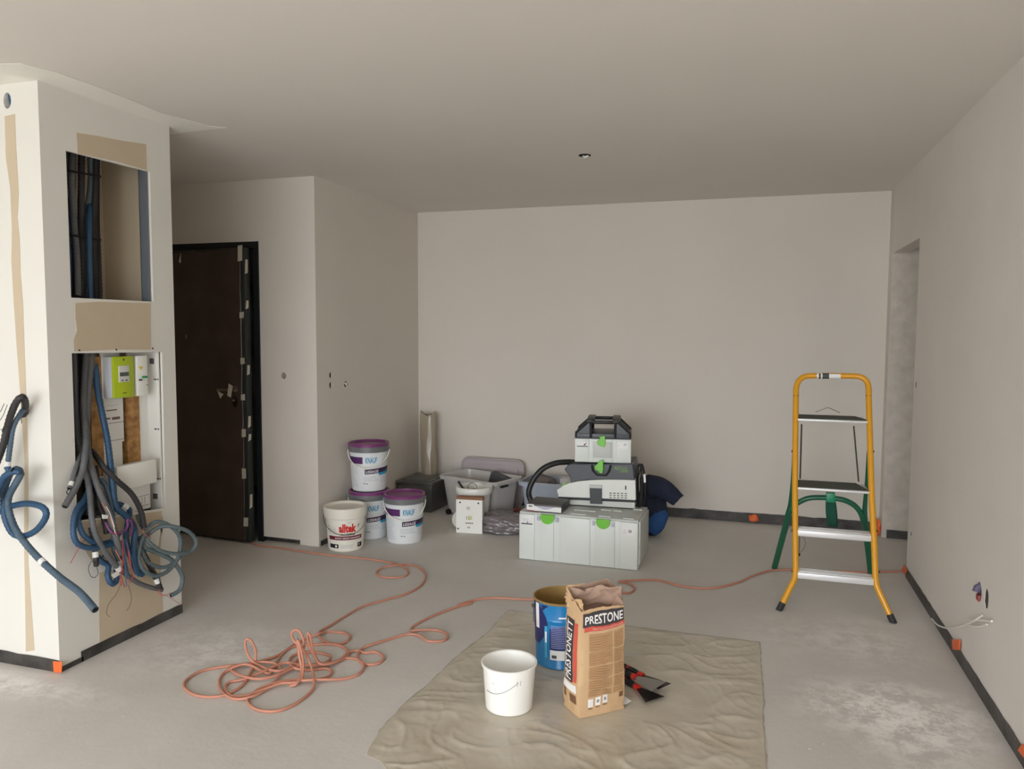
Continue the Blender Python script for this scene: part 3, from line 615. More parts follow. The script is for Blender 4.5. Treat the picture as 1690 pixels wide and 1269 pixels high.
# ------------------------------------------------------------------ buckets
def cyl(rb, rt, Ht, off=.0006):
    def f(u, v):
        r = rb+(rt-rb)*v/Ht; a = u/((rb+rt)/2); r += off
        return Vector((r*math.sin(a), -r*math.cos(a), v))
    return f
def facing(x, y): return math.atan2(-x, y) if False else math.atan2(x, -y)+PI if False else -math.atan2(x, y)
def handle_arc(R_, z, drop, side=0, n=24):
    pts = []
    for k in range(n+1):
        a = PI*k/n; pts.append((-R_*math.cos(a), -R_*math.sin(a)*1.0, z-drop*math.sin(a)**.9))
    return pts
def knauf(x, y, z, ang, label):
    o = thing('paint_bucket', label, 'bucket', (x, y, z), -math.atan2(x, y)+ang, 'purple lidded buckets by the recess wall')
    rb, rt, Hh = .122, .138, .345
    mb = MB(); mb.lathe([(0, .0), (rb-.006, 0), (rb, .006), (rt, Hh-.055), (rt+.004, Hh-.055), (rt+.005, Hh-.02), (rt+.002, Hh-.008)], 48)
    body = mb.build('body', mat('bucket_white', (226,230,232), .4, coat=.1), o)
    mb = MB(); mb.lathe([(rt-.001, Hh-.062), (rt+.006, Hh-.062), (rt+.007, Hh-.02), (rt, Hh-.018)], 48); mb.build('grey_band', mat('band_grey', (112,114,116), .4), o)
    mb = MB(); mb.lathe([(rt+.001, Hh-.024), (rt+.009, Hh-.022), (rt+.010, Hh-.004), (rt+.006, Hh), (rt-.008, Hh), (rt-.012, Hh-.012), (rt*.55, Hh-.012), (rt*.5, Hh-.010), (0, Hh-.010)], 48)
    mb.build('lid', mat('purple_lid', (122,52,112), .35, coat=.2), o)
    f = cyl(rb, rt, Hh-.055); f2 = cyl(rb, rt, Hh-.055, .0012)
    PUR = mat('label_purple', (84,34,98), .5); NAV = mat('label_plum', (58,34,66), .5); CY = mat('logo_cyan', (30,148,190), .45); TX = mat('print_grey', (168,172,184), .6); WT = mat('print_white', (240,240,240), .5)
    f3 = cyl(rb, rt, Hh-.055, .0018)
    mb = MB(); patch(mb, f, -.19, -.031, .203, .252, 0, 14); patch(mb, f, -.018, .20, .127, .163, 1, 16, 2, .014)
    patch(mb, f2, .085, .19, .117, .136, 2, 8, 1, .008)
    lines(mb, f, -.15, -.07, .03, .185, 14, 3, .002, 4); lines(mb, f, -.03, .10, .075, .115, 4, 3, .002, 6); lines(mb, f, .10, .17, .06, .12, 5, 3, .002, 8)
    mb.build('label_print', [PUR, NAV, CY, TX], body, fix=False)
    fs = lambda u, v: f3(u, v+u*.05)
    letters([T('KNAUF', f2, -.012, .069, .208, .250, 0, .022, .12), T('LISSAGE', fs, -.010, .082, .135, .155, 1, .012, .1), T('20 kg', f2, -.030, .004, .054, .065, 2, .02)], [CY, WT, M_BLKM], body)
    mb = MB(); mb.tube(handle_arc(rt+.012, Hh-.045, .122), .0042, 8); mb.build('handle', mat('handle_white', (232,230,222), .4), o)
    mb = MB()
    for s in (-1, 1): mb.rbox((s*(rt+.009)-.007, -.012, Hh-.055), (s*(rt+.009)+.007, .012, Hh-.03), .003)
    split_build(mb, 'handle_lug', MATS['band_grey'], o); return o
knauf(-2.648, 4.932, 0, 0, 'purple lidded white bucket at the bottom of the stack of two')
knauf(-2.654, 4.945, .3455, math.radians(-6), 'purple lidded white bucket standing on top of another one')
knauf(-2.353, 4.906, 0, math.radians(0), 'purple lidded white bucket standing alone on the floor, right of the stack')
# alltek
def alltek():
    x, y = -2.654, 4.601
    o = thing('filler_bucket', 'cream white bucket with red lettering standing in front of the purple lidded ones', 'bucket', (x, y, 0), -math.atan2(x, y))
    rb, rt, Hh = .118, .136, .30; CW = mat('cream_bucket', (236,232,220), .4, coat=.1)
    mb = MB(); mb.lathe([(0, 0), (rb-.008, 0), (rb, .008), (rt, Hh-.04)], 48); body = mb.build('body', CW, o)
    mb = MB(); mb.lathe([(rt-.002, Hh-.075), (rt+.006, Hh-.07), (rt+.012, Hh-.02), (rt+.012, Hh-.004), (rt+.006, Hh), (rt-.004, Hh-.002), (rt-.014, Hh-.016), (0, Hh-.016)], 48)
    mb.build('lid', CW, o)
    f = cyl(rb, rt, Hh-.04); f2 = cyl(rb, rt, Hh-.04, .0012)
    RD = mat('print_red', (206,40,38), .45); BR = mat('print_maroon', (112,28,44), .5); TX = MATS['print_grey']
    mb = MB(); patch(mb, f, -.13, .125, .085, .112, 0, 22, 1); patch(mb, f, -.128, -.052, .028, .056, 1, 8, 1); patch(mb, f, .088, .13, .028, .058, 1, 4, 1)
    lines(mb, f, -.042, .07, .026, .054, 4, 2, .0018, 3); lines(mb, f, .01, .05, .202, .208, 1, 2, .003, 2)
    for k in range(3): patch(mb, f, -.128, -.120, .13+.021*k, .137+.021*k, 1, 1, 1)
    lines(mb, f, -.11, -.06, .12, .175, 5, 2, .002, 9); patch(mb, f2, -.078, -.063, .035, .049, 3, 3, 1); patch(mb, f2, .098, .106, .04, .05, 3, 2, 1)
    mb.build('label_print', [BR, M_BLKM, TX, MATS['print_white']], body, fix=False)
    letters([T('alltek', f2, -.045, .072, .137, .197, 0, .05), T('ACTIFINE', f2, -.038, .068, .116, .131, 1, .04, .3), T('ENDUIT AIRLESS GARNISSANT', f2, -.075, .11, .093, .103, 2, .02), T('F', f2, .083, .098, .165, .19, 1, .02, .3)], [RD, M_BLKM, MATS['print_white']], body)
    mb = MB(); mb.tube(handle_arc(rt+.012, Hh-.06, .115), .0022, 8); mb.build('handle', M_WIRE, o)
alltek()

# ------------------------------------------------------------------ back-left corner storage
def basket(name, label, cat, loc, rz, w, d, h, taper, m, rim=.02, floor=True, group=None):
    o = thing(name, label, cat, loc, rz, group); mb = MB(); t = .004
    def ring(z, s, r=.05, n=6):
        a, b = w/2-taper*(1-z/h)-s, d/2-taper*(1-z/h)-s; P = []
        for q, (sx, sy) in enumerate(((1,1),(-1,1),(-1,-1),(1,-1))):
            for k in range(n+1):
                an = q*PI/2+PI/2*k/n; P.append((sx*(a-r)+r*math.cos(an), sy*(b-r)+r*math.sin(an), z))
        return P
    R_ = [ring(.0, .004), ring(.01, 0), ring(h-.03, 0), ring(h-.03, -rim), ring(h-.002, -rim-.002), ring(h, -rim+.003), ring(h, .002), ring(.012, t+.002)]
    n = len(R_[0]); V = [p for r in R_ for p in r]; F = []
    for i in range(len(R_)-1):
        for k in range(n): l = (k+1) % n; F.append((i*n+k, i*n+l, (i+1)*n+l, (i+1)*n+k))
    F.append(tuple(range(n-1, -1, -1))); F.append(tuple((len(R_)-1)*n+k for k in range(n)))
    mb.add(V, F); mb.build('bin_body', m, o, smooth=50); return o
M_CLR = mat('cloudy_plastic', (216,213,210), .3, trans=.12, var=.04, vs_=4)
M_CLR2 = mat('blue_cloudy_plastic', (196,206,220), .3, trans=.15, c2=(178,180,190), vs_=5)
M_LIDG = mat('mauve_grey_lid', (190,180,182), .4, trans=.05)
t1 = basket('storage_bin', 'open cloudy plastic storage bin on wheels behind the white carton', 'storage bin', (-2.10, 5.80, .012), math.radians(-19), .56, .35, .31, .035, M_CLR)
mb = MB()
for x in (-.21, .21):
    mb.lathe([(0, -.02), (.02, -.02), (.022, -.015), (.022, .015), (.02, .02), (0, .02)], 16); mb.v[-96:] = [(a+x, -.150+c, .022+b-.012) for a, b, c in mb.v[-96:]]
split_build(mb, 'wheel', M_BLK, t1)
mb = MB(); mb.rbox((.29, -.12, .262), (.312, -.03, .278), .004); mb.rbox((-.312, .02, .28), (-.29, .1, .296), .004); split_build(mb, 'clip_handle', M_BLK, t1)
mb = MB(); mb.rbox((-.1, .02, .12), (.12, .1, .30), .01, M=Matrix.Rotation(.3, 4, 'Y')); bo = mb.build('tool_box', mat('dark_grey_box', (70,72,74), .6)); bo.location = (-2.03, 5.84, .03); bo.rotation_euler = (0, 0, -.2)
tag(bo, 'dark grey box standing inside the open storage bin', 'box')
# lid upright behind it
ld = thing('bin_lid', 'mauve grey plastic bin lid standing upright against the back wall', 'lid', (-2.12, 6.12, 0), math.radians(-4))
def rrect(w, z0, z1, r, n=6):
    P = []
    for q, (cx, cz) in enumerate(((w/2-r, z1-r), (-w/2+r, z1-r), (-w/2+r, z0+r), (w/2-r, z0+r))):
        for k in range(n+1): a = q*PI/2+PI/2*k/n; P.append((cx+r*math.cos(a), cz+r*math.sin(a)))
    return P
mb = MB(); mb.prism([(x, .0, z) for x, z in rrect(.57, 0, .40, .06)], (0, .012, 0)); mb.prism([(x, -.012, z) for x, z in rrect(.49, .04, .355, .05)], (0, .012, 0))
l0 = mb.build('lid_panel', M_LIDG, ld, smooth=40); l0.rotation_euler = (math.radians(-5), 0, 0)
mb = MB(); mb.tube([(x, -.004, z) for x, z in rrect(.57, .006, .40, .06)], .009, 8, closed=True); l1 = mb.build('lid_rim', M_LIDG, ld); l1.rotation_euler = (math.radians(-5), 0, 0)
# second bin
t2 = basket('storage_bin', 'bluish cloudy plastic bin behind the black hose, full of things', 'storage bin', (-1.48, 5.93, 0), math.radians(-3), .54, .34, .30, .03, M_CLR2)
def rb(name, a, b, r, m, label, cat, loc=(0,0,0), rz=0., ry=0.):
    mb = MB(); a = Vector(a); b = Vector(b); mb.rbox(a, b, r); o = mb.build(name, m); o.location = loc; o.rotation_euler = (0, ry, rz)
    if label: tag(o, label, cat)
    return o
rb('carton', (-.09, -.06, 0), (.09, .06, .3), .004, mat('pale_card', (205,200,205), .7), 'pale carton poking out of the bluish bin', 'carton', (-1.36, 5.9, .03), .15)
lump('work_bag', (-1.60, 5.92, .24), (.12, .09, .10), 'grey cloth bag lying in the bluish bin', 'bag', mat('grey_cloth', (112,104,100), .9, bump=.3, bs=30), 9, .3, 3)
lump('red_pouch', (-1.74, 5.66, .055), (.035, .05, .055), 'red and black pouch between the two plastic bins', 'pouch', mat('red_black', (150,50,38), .5, c2=(28,22,22), vs_=18), 4, .3, 3)
# dark crate in the corner + plastic roll on it
cr = thing('storage_crate', 'closed dark grey translucent crate in the back left corner', 'crate', (-2.65, 5.90, 0), math.radians(-3))
M_DCR = mat('smoky_plastic', (98,100,98), .3, c2=(72,74,70), vs_=6, spec=.6)
mb = MB(); mb.rbox((-.16, -.17, 0), (.16, .2, .225), .012); mb.build('crate_body', M_DCR, cr)
mb = MB(); mb.rbox((-.172, -.18, .222), (.172, .21, .25), .008); mb.rbox((-.14, -.15, .246), (.14, .18, .257), .005); mb.build('crate_lid', M_DCR, cr)
mb = MB(); R = random.Random(2)
def rollf(a, b):
    an = a*2*PI; z = b*.53; r = .062+.006*noise.noise(Vector((math.cos(an)*2, math.sin(an)*2, b*3)))+.004*math.sin(an*3+b*4)
    x = r*math.cos(an)*1.05+.012*b*0; y = r*math.sin(an)*.8
    zz = z+(.02*math.sin(an*2+1)*b if b > .9 else 0)
    return (x-.018*b, y+.03*b, zz)
mb.grid(rollf, 40, 26); mb.grid(lambda a, b: (lambda p: (p[0]*b*.95, p[1]*b*.95, .52+.008*math.sin(a*12)))(rollf(a, 1)), 40, 4)
def foldf(a, b): p = rollf(.62+.06*(a-.5), b); k = 1+.16*math.sin(PI*a); return (p[0]*k, p[1]*k, p[2])
mb.grid(foldf, 4, 26)
rl = mb.build('plastic_roll', mat('plastic_sheet_roll', (176,164,144), .3, trans=.1, bump=.2, bs=14, coat=.3), smooth=60, fix=False); rl.location = (-2.665, 6.045, .2575)
tag(rl, 'tall roll of beige translucent sheeting standing on the dark corner crate', 'roll')
# white carton and open bucket behind it
cb = thing('white_carton', 'white printed carton standing on the floor before the plastic bin', 'carton', (-1.985, 5.27, 0), math.radians(6))
ww, hh_ = .20, .268
mb = MB(); mb.box((-ww/2, -.045, 0), (ww/2, .0, hh_-.018)); mb.build('carton_body', mat('white_card', (240,240,234), .5), cb, smooth=0)
mb = MB(); mb.box((-ww/2+.002, -.043, hh_-.018), (ww/2+.004, .0, hh_+.004)); mb.build('brown_flap', mat('brown_card', (142,98,70), .7), cb, smooth=0)
mb = MB(); f = lambda u, v: Vector((u, -.0456, v))
for x, z in ((-.07, .228), (.07, .228), (-.085, .03)): mb.lathe([(0, 0), (.007, 0)], 10); mb.v[-20:] = [(x+a, -.0456, z+b) for a, b, c in mb.v[-20:]]
for k in range(4): mb.lathe([(0, 0), (.0055, 0)], 8); mb.v[-16:] = [(-.022+.015*k+a, -.0456, .075+b) for a, b, c in mb.v[-16:]]
lines(mb, f, -.02, .02, .175, .2, 2, 0, .004, 2, 1); patch(mb, f, -.022, -.018, .1, .125, 0, 1, 1); patch(mb, f, -.004, .004, .1, .11, 0, 1, 1)
patch(mb, f, -.01, .022, .1, .13, 1, 1, 1) ; lines(mb, f, -.015, .015, .035, .05, 3, 0, .002, 5, 1)
mb.build('carton_print', [mat('print_dark', (60,60,58), .6), mat('pale_yellow_print', (216,214,160), .6)], cb, smooth=0, fix=False)
o = thing('tool_bucket', 'white open bucket holding tools behind the white carton', 'bucket', (-2.02, 5.44, 0), 0)
mb = MB(); mb.lathe([(0, 0), (.10, 0), (.104, .006), (.126, .262), (.138, .262), (.142, .27), (.142, .305), (.138, .312), (.126, .312), (.122, .30), (.098, .012), (0, .012)], 44); mb.build('body', M_WHT, o)
mb = MB(); mb.tube([(-2.06, 5.40, .05), (-2.075, 5.38, .28), (-2.12, 5.36, .355)], .009, 8); tag(mb.build('brush_handle', M_BLK), 'black tool handle sticking out of the white tool bucket', 'tool')
mb = MB(); mb.tube(catmull([(-2.02+.035*math.cos(a), 5.40, .31+.03*math.sin(a)) for a in [k*PI/5 for k in range(10)]], 3, True), .003, 6, closed=True); mb.tube([(-2.02, 5.41, .06), (-2.01, 5.41, .30)], .006)
tag(mb.build('whisk', M_WIRE), 'round wire tool standing in the white tool bucket', 'tool')
mb = MB(); mb.rbox((-.05, -.05, 0), (.05, .05, .25), .006); x_ = mb.build('scraper_block', mat('tool_brown', (110,96,80), .6)); x_.location = (-1.98, 5.47, .014); x_.rotation_euler = (0, .08, .4); tag(x_, 'brown block in the white tool bucket', 'tool')
mb = MB(); mb.lathe([(0, 0), (.065, 0), (.07, .004), (.068, .008), (.06, .006), (0, .006)], 30); x_ = mb.build('bucket_lid', mat('lid_cream', (206,202,190), .45)); x_.location = (-2.09, 5.34, .068); x_.rotation_euler = (math.radians(80), 0, .2)
tag(x_, 'round pale lid leaning at the left of the white carton', 'lid')
# plastic bundle
bm = bmesh.new(); bmesh.ops.create_cube(bm, size=2); bmesh.ops.subdivide_edges(bm, edges=bm.edges, cuts=22, use_grid_fill=True)
for v in bm.verts:
    c = v.co; p_ = 4.5; L = (abs(c.x)**p_+abs(c.y)**p_+abs(c.z)**p_)**(1/p_); q_ = c/L
    k = 1+.10*noise.noise(q_*2.3)+.05*noise.noise(q_*6)+.045*math.sin(q_.z*12+3*q_.x)*(abs(q_.y) < .97)
    v.co = Vector((q_.x*.175*k, q_.y*.15*k, max(0, (q_.z*k*.066+.067)*(1-.15*max(0, q_.x)))))
me = bpy.data.meshes.new('plastic_bundle'); bm.to_mesh(me); bm.free()
me.polygons.foreach_set('use_smooth', [True]*len(me.polygons)); me.materials.append(mat('grey_foil', (122,114,116), .25, bump=.5, bs=35, coat=.4))
o = bpy.data.objects.new('plastic_bundle', me); COL.objects.link(o); o.location = (-1.735, 5.38, 0); o.rotation_euler = (0, 0, .18)
tag(o, 'folded bundle of shiny grey plastic sheeting left of the big case', 'bundle')

# ------------------------------------------------------------------ cases and vacuum
M_SYS = mat('light_grey_abs', (222,227,223), .4, bump=.02, bs=200); M_SYSD = mat('darker_grey_abs', (198,202,198), .45); M_GR = mat('latch_green', (112,196,52), .35, coat=.2)  # second grey is slightly darker, for lids, front panel and hinge
M_DG = mat('slate_plastic', (74,78,84), .42); M_STK = mat('sticker_white', (236,236,236), .5)
def latch(mb, cx, top, w, h, y, d=.014, n=12, flat=.35):
    P = [(cx-w/2, y, top), (cx-w/2, y, top-h*flat)]
    for k in range(n+1): a = PI+PI*k/n; P.append((cx+w/2*.98*math.cos(a), y, top-h*flat+(h*(1-flat))*math.sin(a)))
    P += [(cx+w/2, y, top-h*flat), (cx+w/2, y, top)]
    mb.prism(P, (0, -d, 0))
bx, by = -1.44, 4.732; bw, bh, bd = .78, .318, .40
bc = thing('tool_case', 'large light grey tool case with two green latches at the bottom', 'tool case', (bx, by, 0), math.radians(-.7))
mb = MB(); mb.rbox((0, 0, .0), (bw, bd, bh-.012), .008)
for a, b in ((0, .105), (.145, .235), (.275, .475), (.505, .635), (.665, .78)): mb.rbox((a+.001, -.008, .004), (b-.001, .03, bh-.014), .004)
mb.build('case_body', M_SYS, bc)
mb = MB(); mb.rbox((0, .004, bh-.014), (bw, bd, bh), .005)
for a, b, c, d in ((.33, .48, .14, .17), (.34, .44, .03, .05), (.50, .57, .2, .235), (.585, .64, .2, .235), (.52, .6, .03, .05), (.70, .76, .28, .33), (.68, .75, .02, .045)): mb.rbox((a, c, bh-.002), (b, d, bh+.007), .003)
mb.rbox((bw-.012, .02, .03), (bw+.012, bd-.02, bh-.01), .006)
mb.build('case_lid', M_SYSD, bc)
for cx in (.195, .56):
    q_ = MB(); latch(q_, cx-.0, bh-.004, .088, .062, -.008); q_.build('latch', M_GR, bc)
    q_ = MB()
    for s in (-1, 1): q_.rbox((cx+s*.062-.01, -.013, bh-.05), (cx+s*.062+.01, -.006, bh-.02), .004)
    split_build(q_, 'latch_mount', mat('mount_grey', (190,190,204), .5), bc)
mb = MB(); f = lambda u, v: Vector((u, -.0095, v))
patch(mb, f, .016, .092, .245, .282, 0, 1, 1); patch(mb, f, .016, .092, .238, .245, 1, 1, 1); patch(mb, f, .678, .754, .222, .272, 0, 1, 1)
f3 = lambda u, v: Vector((u, -.0102, v)); lines(mb, f3, .022, .085, .255, .278, 3, 2, .0018, 2, 1); patch(mb, f3, .055, .062, .248, .256, 1, 1, 1)
lines(mb, f3, .72, .748, .24, .258, 3, 1, .003, 5, 1); lines(mb, f3, .684, .715, .228, .262, 4, 2, .0015, 6, 1); mb.build('sticker', [M_STK, M_BLKM, MATS['print_grey']], bc, smooth=0, fix=False)
# flat carton on it
fc = thing('flat_carton', 'small flat white and dark grey carton lying on the big tool case', 'carton', (bx+.045, by+.012, bh+.0075), math.radians(-.7))
mb = MB(); mb.rbox((0, 0, 0), (.235, .22, .046), .002); mb.build('carton_body', mat('carton_charcoal', (78,76,74), .5), fc)
mb = MB(); f = lambda u, v: Vector((u, -.0005, v)); patch(mb, f, .001, .234, .001, .034, 0, 1, 1); patch(mb, f, .001, .05, .034, .043, 0, 1, 1)
f = lambda u, v: Vector((u, -.0009, v)); put_text(mb, 'TWIX', f, .012, .04, .024, .034, 1, .04) if False else lines(mb, f, .014, .042, .024, .036, 2, 1, .004, 3, 1)
mb.grid(lambda a, b: f(.06+.13*a, .034-.02*math.sin(PI*a)*b), 12, 1, 2); patch(mb, f, .001, .05, .0, .004, 3, 1, 1)
mb.build('carton_print', [M_STK, M_BLKM, mat('lilac_print', (186,186,204), .5), mat('red_print', (196,60,60), .5)], fc, smooth=0, fix=False)
# vacuum
VY = 5.0; VZ = bh+.0075
vc = thing('dust_extractor', 'grey and white portable dust extractor with black hose on the big case', 'vacuum cleaner', (0, 0, 0))
def sil(pts, d, y=VY, floor=None):
    P = [PY(a, b, y) for a, b in pts]
    if floor is not None: P = [Vector((p.x, p.y, max(p.z, floor))) for p in P]
    return P, (0, d, 0)
mb = MB(); P, e_ = sil([(925,824),(940,836),(1045,845),(1046,827),(925,819)], .30, VY+.01, VZ); mb.prism(P, e_); mb.build('base_tray', mat('base_grey', (205,209,203), .45), vc, smooth=0)
mb = MB(); P, e_ = sil([(921,819),(1046,826),(1046,830),(921,823)], .315, VY+.003); mb.prism(P, e_); mb.build('black_seal', M_BLK, vc, smooth=0)
mb = MB(); P, e_ = sil([(918,808),(928,801),(938,797),(952,794),(975,792),(1000,791.5),(1025,792),(1046,793),(1047,826),(1000,823),(942,820),(921,819)], .32); mb.prism(P, e_)
o = mb.build('motor_housing', mat('housing_white', (228,231,225), .4), vc, smooth=40); bv = o.modifiers.new('b', 'BEVEL'); bv.width = .006; bv.segments = 2; bv.limit_method = 'ANGLE'
mb = MB(); P, e_ = sil([(930,774),(936,767),(945,765),(1042,766),(1045,793),(1025,792),(1000,791),(975,791),(952,794),(941,797),(939,786)], .315, VY+.002); mb.prism(P, e_)
o = mb.build('upper_housing', M_DG, vc, smooth=40); bv = o.modifiers.new('b', 'BEVEL'); bv.width = .005; bv.segments = 2; bv.limit_method = 'ANGLE'
mb = MB(); mb.tube([PY(a, b, VY-.004) for a, b in ((975,767),(977,777),(984,784),(998,784.5),(1003,778),(1006,768))], .0075, 8); mb.build('latch_recess', M_BLK, vc)
def glatch(pts, y, name, par, d=.016):
    mb = MB(); P, e_ = sil(pts, d, y-d); mb.prism(P, e_); o = mb.build(name, M_GR, par, smooth=0); bv = o.modifiers.new('b', 'BEVEL'); bv.width = .003; bv.segments = 2; bv.limit_method = 'ANGLE'
glatch([(993,759),(986,761),(983,766),(979,770),(980,775),(985,777),(988,781),(992,781.5),(993.5,775)], VY, 'latch', vc, .022)
glatch([(925,801),(930,795),(933,796),(927,802)], VY, 'hose_lock', vc)
mb = MB(); P, e_ = sil([(971,801),(991,802),(991,832),(972,831)], .012, VY-.012); mb.prism(P, e_); o = mb.build('front_clip', mat('clip_dark', (52,54,56), .4), vc, smooth=0)
mb = MB(); P, e_ = sil([(971,800),(991,801),(991,806),(971,805)], .016, VY-.014); mb.prism(P, e_); mb.build('clip_hinge', M_SYSD, o, smooth=0)
mb = MB()
for i in range(5):
    for j in range(3):
        a = PY(1006+i*6.2, 814+j*3.6+i*.25, VY-.0008); mb.box((a.x-.009, a.y, a.z-.004), (a.x+.007, a.y+.001, a.z+.004))
a = PY(1030.5, 805, VY-.001); mb.box((a.x-.004, a.y-.002, a.z-.014), (a.x+.004, a.y+.001, a.z+.012), 1)
mb.build('vent_grille', [mat('vent_dark', (130,132,128), .6), M_BLK], vc, smooth=0)
a = PY(1012, 776, VY); b = PY(1034, 771.5, VY); mb = MB(); f = lambda u, v: Vector((u, VY-.0012+.002, v)); f = lambda u, v: Vector((u, VY+.0008, v))
put_text(mb, 'FESTOOL', f, a.x, b.x, a.z, b.z, 0, .005); a = PY(1021, 780, VY); b = PY(1035, 777.5, VY); put_text(mb, 'CLEANTEC', f, a.x, b.x, a.z, b.z, 0, .0)
mb.build('lettering', mat('print_green', (132,170,76), .5), vc, smooth=0, fix=False)
hp_ = catmull([PY(950, 763, VY+.1), PY(935, 762, VY+.07), PY(915, 764, VY+.03), PY(895, 773, VY), PY(880, 790, VY-.02), PY(872, 810, VY-.04), PY(876, 826, VY-.06), PY(888, 834, VY-.02), PY(905, 832, VY+.03), PY(925, 824, VY+.06)], 8)
hp_ = resample(hp_, .008); nn = len(hp_); mb = MB(); mb.tube(hp_, lambda t: .0205 if int(round(t*(nn-1))) % 2 else .0185, 12); mb.build('suction_hose', mat('hose_black', (34,33,33), .45), vc, smooth=60)
for k in range(5):
    mb = MB(); x_ = 1052+k*2.0; dd_ = random.Random(k)
    mb.tube(catmull([PY(x_+dd_.uniform(-2, 2)+a, b, VY+.05+.03*k) for a, b in ((0,766),(4,775),(6,795),(5,820),(1,838),(-3,825),(-4,795),(-3,774))], 5, True), .0042, 7, closed=True); mb.build('power_cable', M_BLK, vc)
mb = MB(); P, e_ = sil([(1060,784),(1063,783),(1064,797),(1061,797)], .02, VY+.04); mb.prism(P, e_); mb.build('plug', M_WHT, vc, smooth=0)
# top case
tcse = thing('tool_case', 'small grey tool case with black handle lid on top of the dust extractor', 'tool case', (0, 0, 0)); TY = VY+.015
zt0 = PY(990, 765, VY+.002).z
mb = MB(); a = PY(945, 764, TY); b = PY(1037, 725, TY); x0_, x1_, z0_, z1_ = a.x, b.x, zt0+.004, PY(990, 724, TY).z
mb.rbox((x0_, TY, z0_), (x1_, TY+.29, z1_), .006)
wS = x1_-x0_
for p0, p1 in ((0, .26), (.31, .68), (.73, 1.)): mb.rbox((x0_+wS*p0+.001, TY-.007, z0_+.004), (x0_+wS*p1-.001, TY+.02, z1_-.001), .004)
mb.build('case_body', M_SYS, tcse)
mb = MB()
mb.rbox((x0_+wS*.33, TY-.011, z0_+.035), (x0_+wS*.66, TY-.006, z1_-.02), .003); mb.build('front_panel', M_SYSD, tcse)
zl = z1_+.034; zh = PY(990, 692, TY).z
mb = MB(); mb.rbox((x0_, TY-.004, z1_), (x1_, TY+.29, zl), .004)
for s in (0, 1):
    g = (lambda u: x0_+wS*u) if not s else (lambda u: x1_-wS*u)
    for yy in (TY-.003, TY+.255): mb.prism([(g(.02), yy, zl), (g(.27), yy, zl), (g(.27), yy, zh-.02), (g(.24), yy, zh-.02)], (0, .03, 0))
mb.build('case_lid', M_DG, tcse)
mb = MB()
for yy in (TY-.004, TY+.285):
    for s in (0, 1):
        g = (lambda u: x0_+wS*u) if not s else (lambda u: x1_-wS*u)
        mb.tube([(g(.02), yy, z1_+.01), (g(.02), yy, zl+.005), (g(.25), yy, zh-.012), (g(.33), yy, zh-.006)], .008, 8)
        mb.tube([(g(.285), yy, z1_+.002), (g(.285), yy, zh-.015)], .0085, 8)
for s in (0, 1):
    g = (lambda u: x0_+wS*u) if not s else (lambda u: x1_-wS*u)
    mb.rbox((min(g(.2), g(.34)), TY-.012, zh-.028), (max(g(.2), g(.34)), TY+.293, zh), .008)
mb.rbox((x0_+wS*.3, TY-.008, zh-.032), (x1_-wS*.3, TY+.03, zh-.008), .01); mb.rbox((x0_+wS*.3, TY+.255, zh-.032), (x1_-wS*.3, TY+.29, zh-.008), .01)
mb.build('handle', M_BLK, tcse)
glatch([(993,719),(985,720),(984,725),(980,728),(981,733),(985,736),(992,738),(994,733)], TY-.006, 'latch', tcse, .016)
mb = MB(); f = lambda u, v: Vector((u, TY-.0085, v)); f3 = lambda u, v: Vector((u, TY-.0092, v))
patch(mb, f, x0_+.015, x0_+.088, z1_-.05, z1_-.02, 0, 1, 1); patch(mb, f, x0_+.015, x0_+.088, z1_-.055, z1_-.05, 1, 1, 1); patch(mb, f, x1_-.09, x1_-.02, z1_-.062, z1_-.02, 0, 1, 1)
mb.add([f3(x0_+.06, z1_-.045), f3(x0_+.066, z1_-.047), f3(x0_+.083, z1_-.028), f3(x0_+.064, z1_-.037)], [(0,1,2,3)], 1); lines(mb, f3, x1_-.05, x1_-.028, z1_-.042, z1_-.028, 2, 2, .004, 3, 1); patch(mb, f3, x1_-.086, x1_-.083, z1_-.045, z1_-.041, 1, 1, 1)
mb.build('sticker', [M_STK, M_BLKM, MATS['print_grey']], tcse, smooth=0, fix=False)
pivot(vc, ((PY(983, 800, VY).x), VY+.14, VZ), math.radians(3)); pivot(tcse, ((x0_+x1_)/2, TY+.12, z0_), math.radians(8.5))
# jacket behind
M_NAVY = mat('navy_cloth', (26,34,54), .85, bump=.5, bs=22, c2=(34,42,64), vs_=9); M_BLUE = mat('blue_cloth', (36,82,142), .75, bump=.4, bs=18)
def cloth(path, rad, seed, m, name, parent=None, amp=.25, flat=.8):
    mb = MB(); P = resample(catmull(path, 10), .012); n = len(P)
    def R_(t):
        x = t*(len(rad)-1); i = min(int(x), len(rad)-2); return rad[i]+(rad[i+1]-rad[i])*(x-i)
    mb.tube(P, R_, 26, flat=flat)
    mb.v = [tuple(Vector(v)+Vector((noise.noise(Vector(v)*14+Vector((seed, 0, 0))), noise.noise(Vector(v)*14+Vector((0, seed, 0))), noise.noise(Vector(v)*11+Vector((0, 0, seed)))))*.028*amp/.25) for v in mb.v]
    mb.v = [(a, b, max(.003, c)) for a, b, c in mb.v]
    return mb.build(name, m, parent, smooth=80)
jk = thing('work_jacket', 'navy work jacket draped in a heap behind the dust extractor', 'jacket', (-.68, 5.65, 0)); jo = Vector((-.68, 5.65, 0))
def JP(l, y=5.6): return [PY(a, b, y)-jo for a, b in l]
cloth([PY(a, b, 5.62)-jo for a, b in ((1048,803),(1064,806),(1070,830),(1068,868),(1064,880))], [.05, .115, .15, .13, .05], 3, M_NAVY, 'jacket_body', jk, .22)
cloth(JP([(1060,806),(1078,803),(1096,808),(1108,816),(1119,826)], 5.55), [.05, .088, .078, .068, .06, .052], 5, M_NAVY, 'sleeve', jk, .12, 1.)
